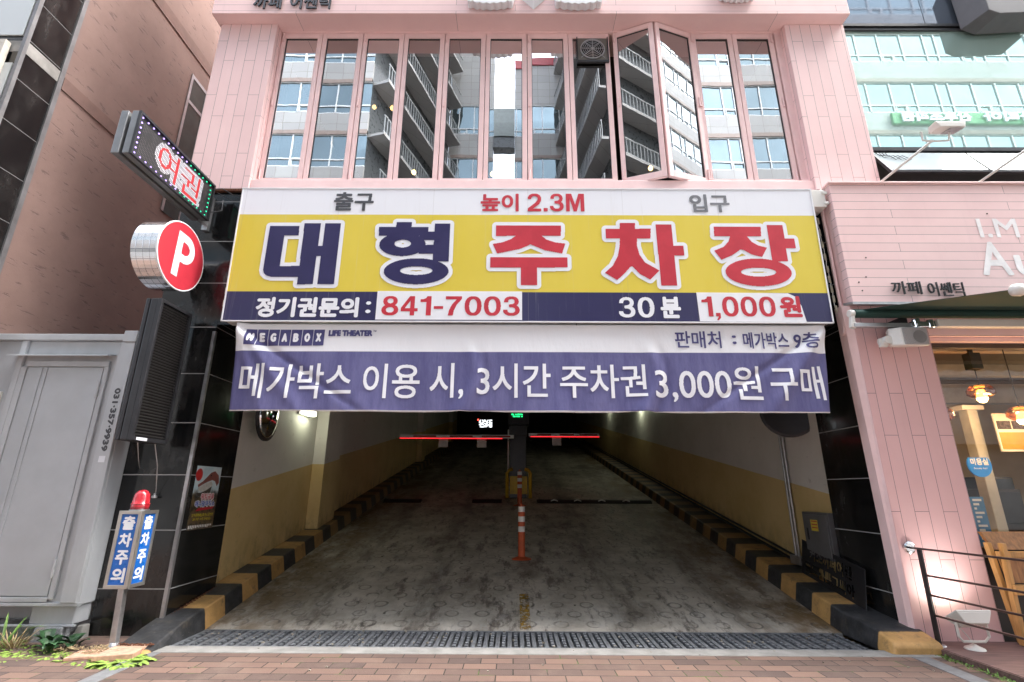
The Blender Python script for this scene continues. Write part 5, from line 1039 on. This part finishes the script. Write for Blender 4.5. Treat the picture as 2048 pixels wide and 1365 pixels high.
mkobj('square_bar', MB().box(3.93, 4.62, 5.46, 5.52, 3.325, 3.375), M['steel'], aw, bevel=.004); mkobj('folding_arm', MB().box(4.86, 12, 5.42, 5.50, 3.32, 3.41), M['cream_plastic'], aw, bevel=.008)
mkobj('arm_joint', MB().box(4.58, 4.86, 5.44, 5.51, 3.32, 3.39).cyl((4.64, 5.46, 3.31), (4.64, 5.46, 3.42), .04).cyl((4.8, 5.46, 3.31), (4.8, 5.46, 3.41), .035), M['chrome'], aw, bevel=.008); mkobj('wall_plate', MB().box(4.50, 4.60, 5.52, 5.72, 3.22, 3.46), M['black'], aw, bevel=.008)
# speaker
spk = thing('wall_speaker', 'white box loudspeaker on the pink wall under the awning', 'loudspeaker', (4.45, 5.6, 3.15))
A = [(4.30, 5.48), (4.36, 5.36), (4.66, 5.36), (4.69, 5.48), (4.58, 5.64), (4.40, 5.64)]
mkobj('cabinet', MB().prism([(x, y, 3.10 + .2 * (y - 5.5)) for x, y in A], [(x, y, 3.31 + .12 * (y - 5.5)) for x, y in A]), M['cream_plastic'], spk, bevel=.022)
mkobj('grille', MB().hexa([(4.375, 5.349, 3.085), (4.645, 5.349, 3.085), (4.645, 5.362, 3.085), (4.375, 5.362, 3.085), (4.375, 5.345, 3.28), (4.645, 5.345, 3.28), (4.645, 5.362, 3.28), (4.375, 5.362, 3.28)]), mat('grey_speaker_mesh', (.33, .33, .33), .6, var=.2, scale=150), spk, bevel=.005)
mkobj('cone', MB().lathe([(.075, -.004), (.06, -.001), (.02, .0)], (4.55, 5.347, 3.175), 24, 'Y'), mat('dim_cone', (.2, .2, .2), .5), spk); mkobj('bracket', MB().box(4.21, 4.30, 5.5, 5.54, 3.10, 3.2).cyl((4.28, 5.45, 3.17), (4.28, 5.58, 3.17), .05), M['cream_plastic'], spk, bevel=.006)
# deck, rail, bench
dk_ = thing('wooden_deck', 'weathered reddish wooden deck before the cafe', 'deck', (6, 5, 0))
mkobj('boards', MB().prism([(4.125, 5.66, .055), (4.125, 5.72, .055), (11, 5.72, .055), (11, 3.2, .055), (4.27, 3.2, .055)], [(4.125, 5.66, .03), (4.125, 5.72, .03), (11, 5.72, .03), (11, 3.2, .03), (4.27, 3.2, .03)]), M['deck'], dk_)
mkobj('edge_board', MB().hexa([(4.115, 5.665, -.05), (4.145, 5.665, -.05), (4.29, 3.2, -.05), (4.26, 3.2, -.05), (4.11, 5.665, .05), (4.145, 5.665, .05), (4.29, 3.2, .05), (4.255, 3.2, .05)]), M['deck'], dk_)
rl = thing('railing', 'dark metal railing with thin rods beside the deck', 'railing', (4.2, 5.56, .055)); RX = 4.205
mkobj('post', MB().bar((RX - .012, 5.565, .06), (RX, 5.575, .93), .028, .008, (1, 0, 0)).bar((RX, 3.7, .06), (RX, 3.7, .96), .028, .008, (1, 0, 0)), M['dark_metal'], rl)
mkobj('foot', MB().lathe([(.06, 0), (.055, .012), (.03, .016)], (RX - .012, 5.565, .055), 14), M['steel'], rl)
for z, z2 in ((.938, .985), (.69, .735), (.508, .55), (.325, .375)): mkobj('rod', MB().cyl((RX, 5.70 if z > .9 else 5.57, z), (RX, 3.7, z2), .0105, n=10), mat('brown_rail_paint', (.06, .035, .03), .4), rl, smooth=True)
mkobj('wall_flange', MB().lathe([(.06, 0), (.06, -.02), (.045, -.028), (.012, -.028)], (RX, WY, .938), 24, 'Y'), M['chrome'], rl, smooth=False)
be = thing('wooden_bench', 'varnished wooden folding bench before the shop window at the right edge', 'bench', (5.3, 5.5, .055))
mkobj('backrest', MB().hexa([(5.02, 5.62, .93), (5.9, 5.62, .93), (5.9, 5.66, .93), (5.02, 5.66, .93), (4.99, 5.70, 1.10), (5.9, 5.70, 1.10), (5.9, 5.74, 1.10), (4.99, 5.74, 1.10)]), M['wood'], be, bevel=.004)
mkobj('side_panel', MB().hexa([(5.05, 5.58, .62), (5.9, 5.58, .62), (5.9, 5.60, .62), (5.05, 5.60, .62), (5.03, 5.60, .86), (5.9, 5.60, .86), (5.9, 5.62, .86), (5.03, 5.62, .86)]), M['wood'], be)
mkobj('rail', MB().box(5.0, 5.9, 5.55, 5.60, .86, .92).box(5.03, 5.9, 5.50, 5.57, .52, .61), M['wood_light'], be, bevel=.006)
for x0, x1, y in ((5.0, 5.06, 5.56), (5.06, 4.98, 5.64)): mkobj('leg', MB().bar((x0 + .02, y, .06), (x1, y, 1.0), .022, .028, (0, 1, 0)), M['wood_light'], be, bevel=.005)
# flood light that washes the wall
def floodlight_low():
    t = thing('floodlight', 'lit white floodlight on the deck shining up the pink wall', 'floodlight', (4.45, 5.47, .055))
    mkobj('base', MB().lathe([(.085, 0), (.08, .012), (.04, .03), (.015, .045)], (4.45, 5.46, .055), 20), M['cream_plastic'], t)
    mkobj('yoke', MB().tube([(4.29, 5.42, .30), (4.30, 5.43, .17), (4.34, 5.44, .125), (4.55, 5.44, .125), (4.59, 5.43, .17), (4.58, 5.42, .30)], .012, 8).tube([(4.45, 5.46, .1), (4.40, 5.45, .17), (4.31, 5.43, .27)], .005), M['cream_plastic'], t)
    a = Vector((4.435, 5.42, .325)); up = Vector((0, .5, .866)); fw = Vector((0, -.866, .5)); rx = Vector((1, 0, 0))
    def q(x, f, u): return tuple(a + rx * x + fw * f + up * u)
    mkobj('housing', MB().hexa([q(-.11, -.06, -.06), q(.11, -.06, -.06), q(.11, .06, -.06), q(-.11, .06, -.06), q(-.165, -.10, .03), q(.165, -.10, .03), q(.165, .10, .03), q(-.165, .10, .03)]).hexa([q(-.165, -.10, .031), q(.165, -.10, .031), q(.165, .10, .031), q(-.165, .10, .031), q(-.165, -.10, .05), q(.165, -.10, .05), q(.165, .10, .05), q(-.165, .10, .05)]), M['cream_plastic'], t, bevel=.006)
    mkobj('lens', MB().quad(q(-.14, -.08, .052), q(.14, -.08, .052), q(.14, .08, .052), q(-.14, .08, .052)), M['lamp_glass'], t)
    l = bpy.data.lights.new('flood_beam', 'AREA'); l.shape = 'RECTANGLE'; l.size = .26; l.size_y = .14; l.energy = .4; l.color = (1, .97, .92); l.spread = math.radians(120)
    o = bpy.data.objects.new('flood_beam', l); COL.objects.link(o); o.parent = t; o.location = Vector(q(0, 0, .06)) - Vector(ORG[t.name]); o.rotation_euler = (-up).to_track_quat('-Z', 'Y').to_euler(); o.rotation_euler = up.to_track_quat('-Z', 'Y').to_euler()
floodlight_low()
def floodlight_arm(x, lab):
    t = thing('floodlight', lab, 'floodlight', (x, 5.7, 5.35), 'floodlights on arms above the pink signboard')
    e = Vector((x + .31, 5.05, 5.56)); b0 = Vector((x + .02, 5.7, 5.35))
    mkobj('arm', MB().cyl(b0, e, .016, n=10), M['cream_plastic'], t, smooth=True)
    mkobj('yoke', MB().tube([e + Vector((-.14, -.02, .09)), e + Vector((-.13, 0, -.01)), e + Vector((.0, 0, -.02)), e + Vector((.18, 0, -.01)), e + Vector((.20, -.02, .09))], .012, 8), M['cream_plastic'], t)
    h = e + Vector((.14, -.04, .14)); mkobj('housing', MB().hexa([tuple(h + Vector(p)) for p in ((-.13, -.08, -.05), (.17, -.08, -.05), (.17, .1, -.02), (-.13, .1, -.02), (-.18, -.08, .03), (.19, -.08, .03), (.18, .06, .05), (-.15, .06, .05))]), M['cream_plastic'], t, bevel=.012)
    mkobj('lens', MB().hexa([tuple(h + Vector(p)) for p in ((.0, -.06, -.058), (.155, -.06, -.058), (.155, .08, -.03), (.0, .08, -.03), (.0, -.06, -.05), (.155, -.06, -.05), (.155, .08, -.022), (.0, .08, -.022))]), M['steel'], t)
floodlight_arm(4.72, 'white floodlight on a slanted arm nearer the pink pilaster'); floodlight_arm(6.0, 'white slanted lamp arm above the signboard at the right edge of the photo')
mc = MB()
for k in range(4): mc.tube([(5.07 + .05 * k, 5.98, 6.1), (5.1 + .05 * k, 5.93, 6.0 - .03 * k), (5.2 + .06 * k, 5.9, 5.98), (5.27 + .07 * k, 5.88, 5.9)], .004)
tag(mkobj('loose_cable', mc, M['dark_metal'], base=(5.1, 5.95, 6.0)), 'tangle of thin loose cables hanging at the corner of the mint glass', 'cable')

# ================================================================== weeds, rubble and litter
leaf_d = mat('dark_green_leaf', (.03, .085, .03), .45, var=.4, scale=20); leaf_l = mat('yellow_green_leaf', (.22, .33, .06), .55, var=.35, scale=25); leaf_g = mat('grass_blade', (.14, .26, .05), .55, var=.35, scale=20); straw = mat('dry_straw', (.36, .27, .15), .8, var=.3, scale=30)
def leaf(mb, p, dr, L, Wd, droop=.5, n=4):
    p = Vector(p); dr = Vector(dr).normalized(); sd2 = dr.cross(Vector((0, 0, 1))).normalized(); pts = []
    for i in range(n + 1):
        f = i / n; wd = Wd * math.sin(math.pi * min(1, .12 + f * .88)) ** .8 if i < n else 0.0
        c = p + dr * (L * f) + Vector((0, 0, -droop * L * f * f)); pts.append((c - sd2 * wd + Vector((0, 0, wd * .35)), c, c + sd2 * wd + Vector((0, 0, wd * .35))))
    for i in range(n):
        a, b = pts[i], pts[i + 1]; mb.quad(a[0], a[1], b[1], b[0]); mb.quad(a[1], a[2], b[2], b[1])
def weed(name, lab, cat, base, nl, L, Wd, m, spread=.6, up=.9, droop=.5, rad=.05, stem=True, seed=1):
    random.seed(seed); t = thing(name, lab, cat, base); mb = MB(); sm_ = MB()
    for i in range(nl):
        a = random.uniform(0, 6.28); r = rad * math.sqrt(random.random()); p = Vector(base) + Vector((r * math.cos(a), r * math.sin(a) * .6, 0)); k = random.uniform(.6, 1.15)
        h = random.uniform(.02, .07) if stem else 0
        if stem: sm_.tube([p, p + Vector((.01, 0, h))], .003, 5)
        leaf(mb, p + Vector((0, 0, h)), (math.cos(a) * spread, math.sin(a) * spread, up * random.uniform(.5, 1.1)), L * k, Wd * k, droop * random.uniform(.6, 1.3))
    mkobj('leaves', mb, m, t, smooth=True)
    if stem: mkobj('stem', sm_, m, t)
weed('plant', 'dark broad leaved weed in front of the granite block', 'plant', (-4.56, 5.5, 0), 11, .2, .045, leaf_d, .6, 1.0, .5, .05, True, 2)
weed('plant', 'dark broad leaved weed close to the foot of the black pillar', 'plant', (-4.36, 5.55, 0), 13, .17, .05, leaf_d, .8, .7, .5, .09, True, 3)
weed('plant', 'small bushy weed rooted between the paving bricks', 'plant', (-4.43, 5.36, 0), 12, .15, .035, leaf_d, .7, .8, .6, .05, True, 4)
weed('weed_patch', 'pale creeping weed spread over the bricks at the left', 'weed', (-4.68, 5.42, 0), 60, .12, .018, leaf_l, 1.0, .35, .6, .26, False, 5)
weed('weed_patch', 'bright yellow green weed clump beside the warning post', 'weed', (-3.52, 5.10, 0), 110, .13, .026, leaf_l, 1.0, .5, .6, .2, False, 6)
weed('weed_patch', 'thin pale weed strip left of the bright clump', 'weed', (-3.92, 5.17, 0), 40, .10, .014, leaf_l, 1.0, .35, .6, .2, False, 7)
weed('weed_patch', 'low fresh weeds in the joint under the grey block', 'weed', (-5.15, 5.6, 0), 60, .14, .02, leaf_g, .9, .5, .6, .2, False, 15)
weed('weed_patch', 'yellowed creeping weed on the bricks before the broad leaved plants', 'weed', (-4.35, 5.28, 0), 46, .09, .014, leaf_l, 1.0, .3, .6, .16, False, 16)
weed('weed_patch', 'tiny weeds in the brick joints at the far left corner', 'weed', (-4.75, 5.15, 0), 30, .07, .01, leaf_l, 1.0, .4, .6, .25, False, 17)
weed('grass_tuft', 'tall grass with seed heads at the left edge under the cabinet', 'grass', (-4.98, 5.48, 0), 9, .62, .016, leaf_g, .35, 1.0, .45, .06, False, 8)
weed('grass_tuft', 'dry straw at the foot of the tall grass', 'grass', (-4.88, 5.50, 0), 50, .26, .006, straw, .4, .9, .4, .1, False, 9)
weed('grass_tuft', 'little green sprout at the end of the right kerb', 'grass', (4.09, 5.58, 0), 9, .2, .009, leaf_g, .25, 1.0, .3, .03, False, 10)
random.seed(12); mm = MB()
for i in range(260):
    f = random.random(); y = 5.55 - 1.3 * f; x = 4.12 + .05 * (5.66 - y) + random.gauss(0, .02); x -= abs(random.gauss(0, .04))
    leaf(mm, (x, y, 0), (random.gauss(0, 1), random.gauss(0, 1), .7), random.uniform(.02, .06), .006, .3, 2)
mo = mkobj('moss', mm, leaf_g, base=(4.1, 5, 0)); mo['kind'] = 'stuff'; tag(mo, 'low green weeds along the foot of the deck edge', 'weeds')
random.seed(13); db = MB(); 
for i in range(220):
    x = -3.98 + random.gauss(0, .17); y = 5.36 + random.gauss(0, .07); a = random.uniform(0, 3.14); L = random.uniform(.02, .09); z = random.uniform(.004, .05)
    db.tube([(x, y, z), (x + L * math.cos(a), y + L * math.sin(a) * .7, z + random.uniform(-.003, .02))], random.uniform(.0015, .004), 4)
d_ = mkobj('debris', db, straw, base=(-3.98, 5.36, 0)); d_['kind'] = 'stuff'; tag(d_, 'heap of dry stalks and litter at the foot of the post', 'debris')
random.seed(14); db = MB()
for i in range(70):
    x = random.uniform(-3.4, 3.6); y = random.uniform(5.6, 6.24); db.box(x, x + random.uniform(.008, .03), y, y + .015, -.006, .006)
for i in range(60):
    x = random.uniform(-3.2, 3.5); y = random.uniform(6.4, 9); z = rz(y); db.box(x, x + random.uniform(.01, .04), y, y + random.uniform(.01, .04), z, z + .008)
for i in range(40):
    x = random.uniform(-5, 5); y = random.uniform(4.9, 5.55); db.box(x, x + random.uniform(.006, .02), y, y + .012, 0, .008)
d_ = mkobj('debris', db, mat('mixed_litter', (.3, .27, .22), .8, var=.8, scale=9), base=(0, 6, 0)); d_['kind'] = 'stuff'; tag(d_, 'scattered grit and leaf bits on the grate, ramp and paving', 'debris')
for i, (x, y, a, lb) in enumerate(((-3.68, 5.42, .12, 'loose salmon paver lying against the kerb end'), (-3.92, 5.30, .35, 'broken salmon paver under the warning post'), (-3.66, 5.24, .3, 'flat salmon paver slab in front of the post'))):
    sx, sy, h = ((.16, .09, .05), (.2, .12, .028), (.17, .1, .05))[i]; R2 = Matrix.Rotation(a, 3, 'Z'); f = [(-sx, -sy), (sx * .9, -sy), (sx, sy * .8), (-sx * .8, sy)]
    o = mkobj('loose_paver', MB().prism([Vector((x, y, 0)) + R2 @ Vector((u, v, 0)) for u, v in f], [Vector((x, y, h)) + R2 @ Vector((u, v, 0)) for u, v in f]), M['paver_loose'], base=(x, y, 0), bevel=.006); tag(o, lb, 'paver')
cm = MB()
for i in range(16): cm.torus((-3.80 + i * .021, 5.43 + .01 * math.sin(i), .055 + .004 * (i % 2)), .014, .0045, 'Z' if i % 2 else 'Y', 10, 5)
tag(mkobj('chain', cm, M['rust'], base=(-3.65, 5.43, .05)), 'short rusty chain on the loose pavers beside the post', 'chain')
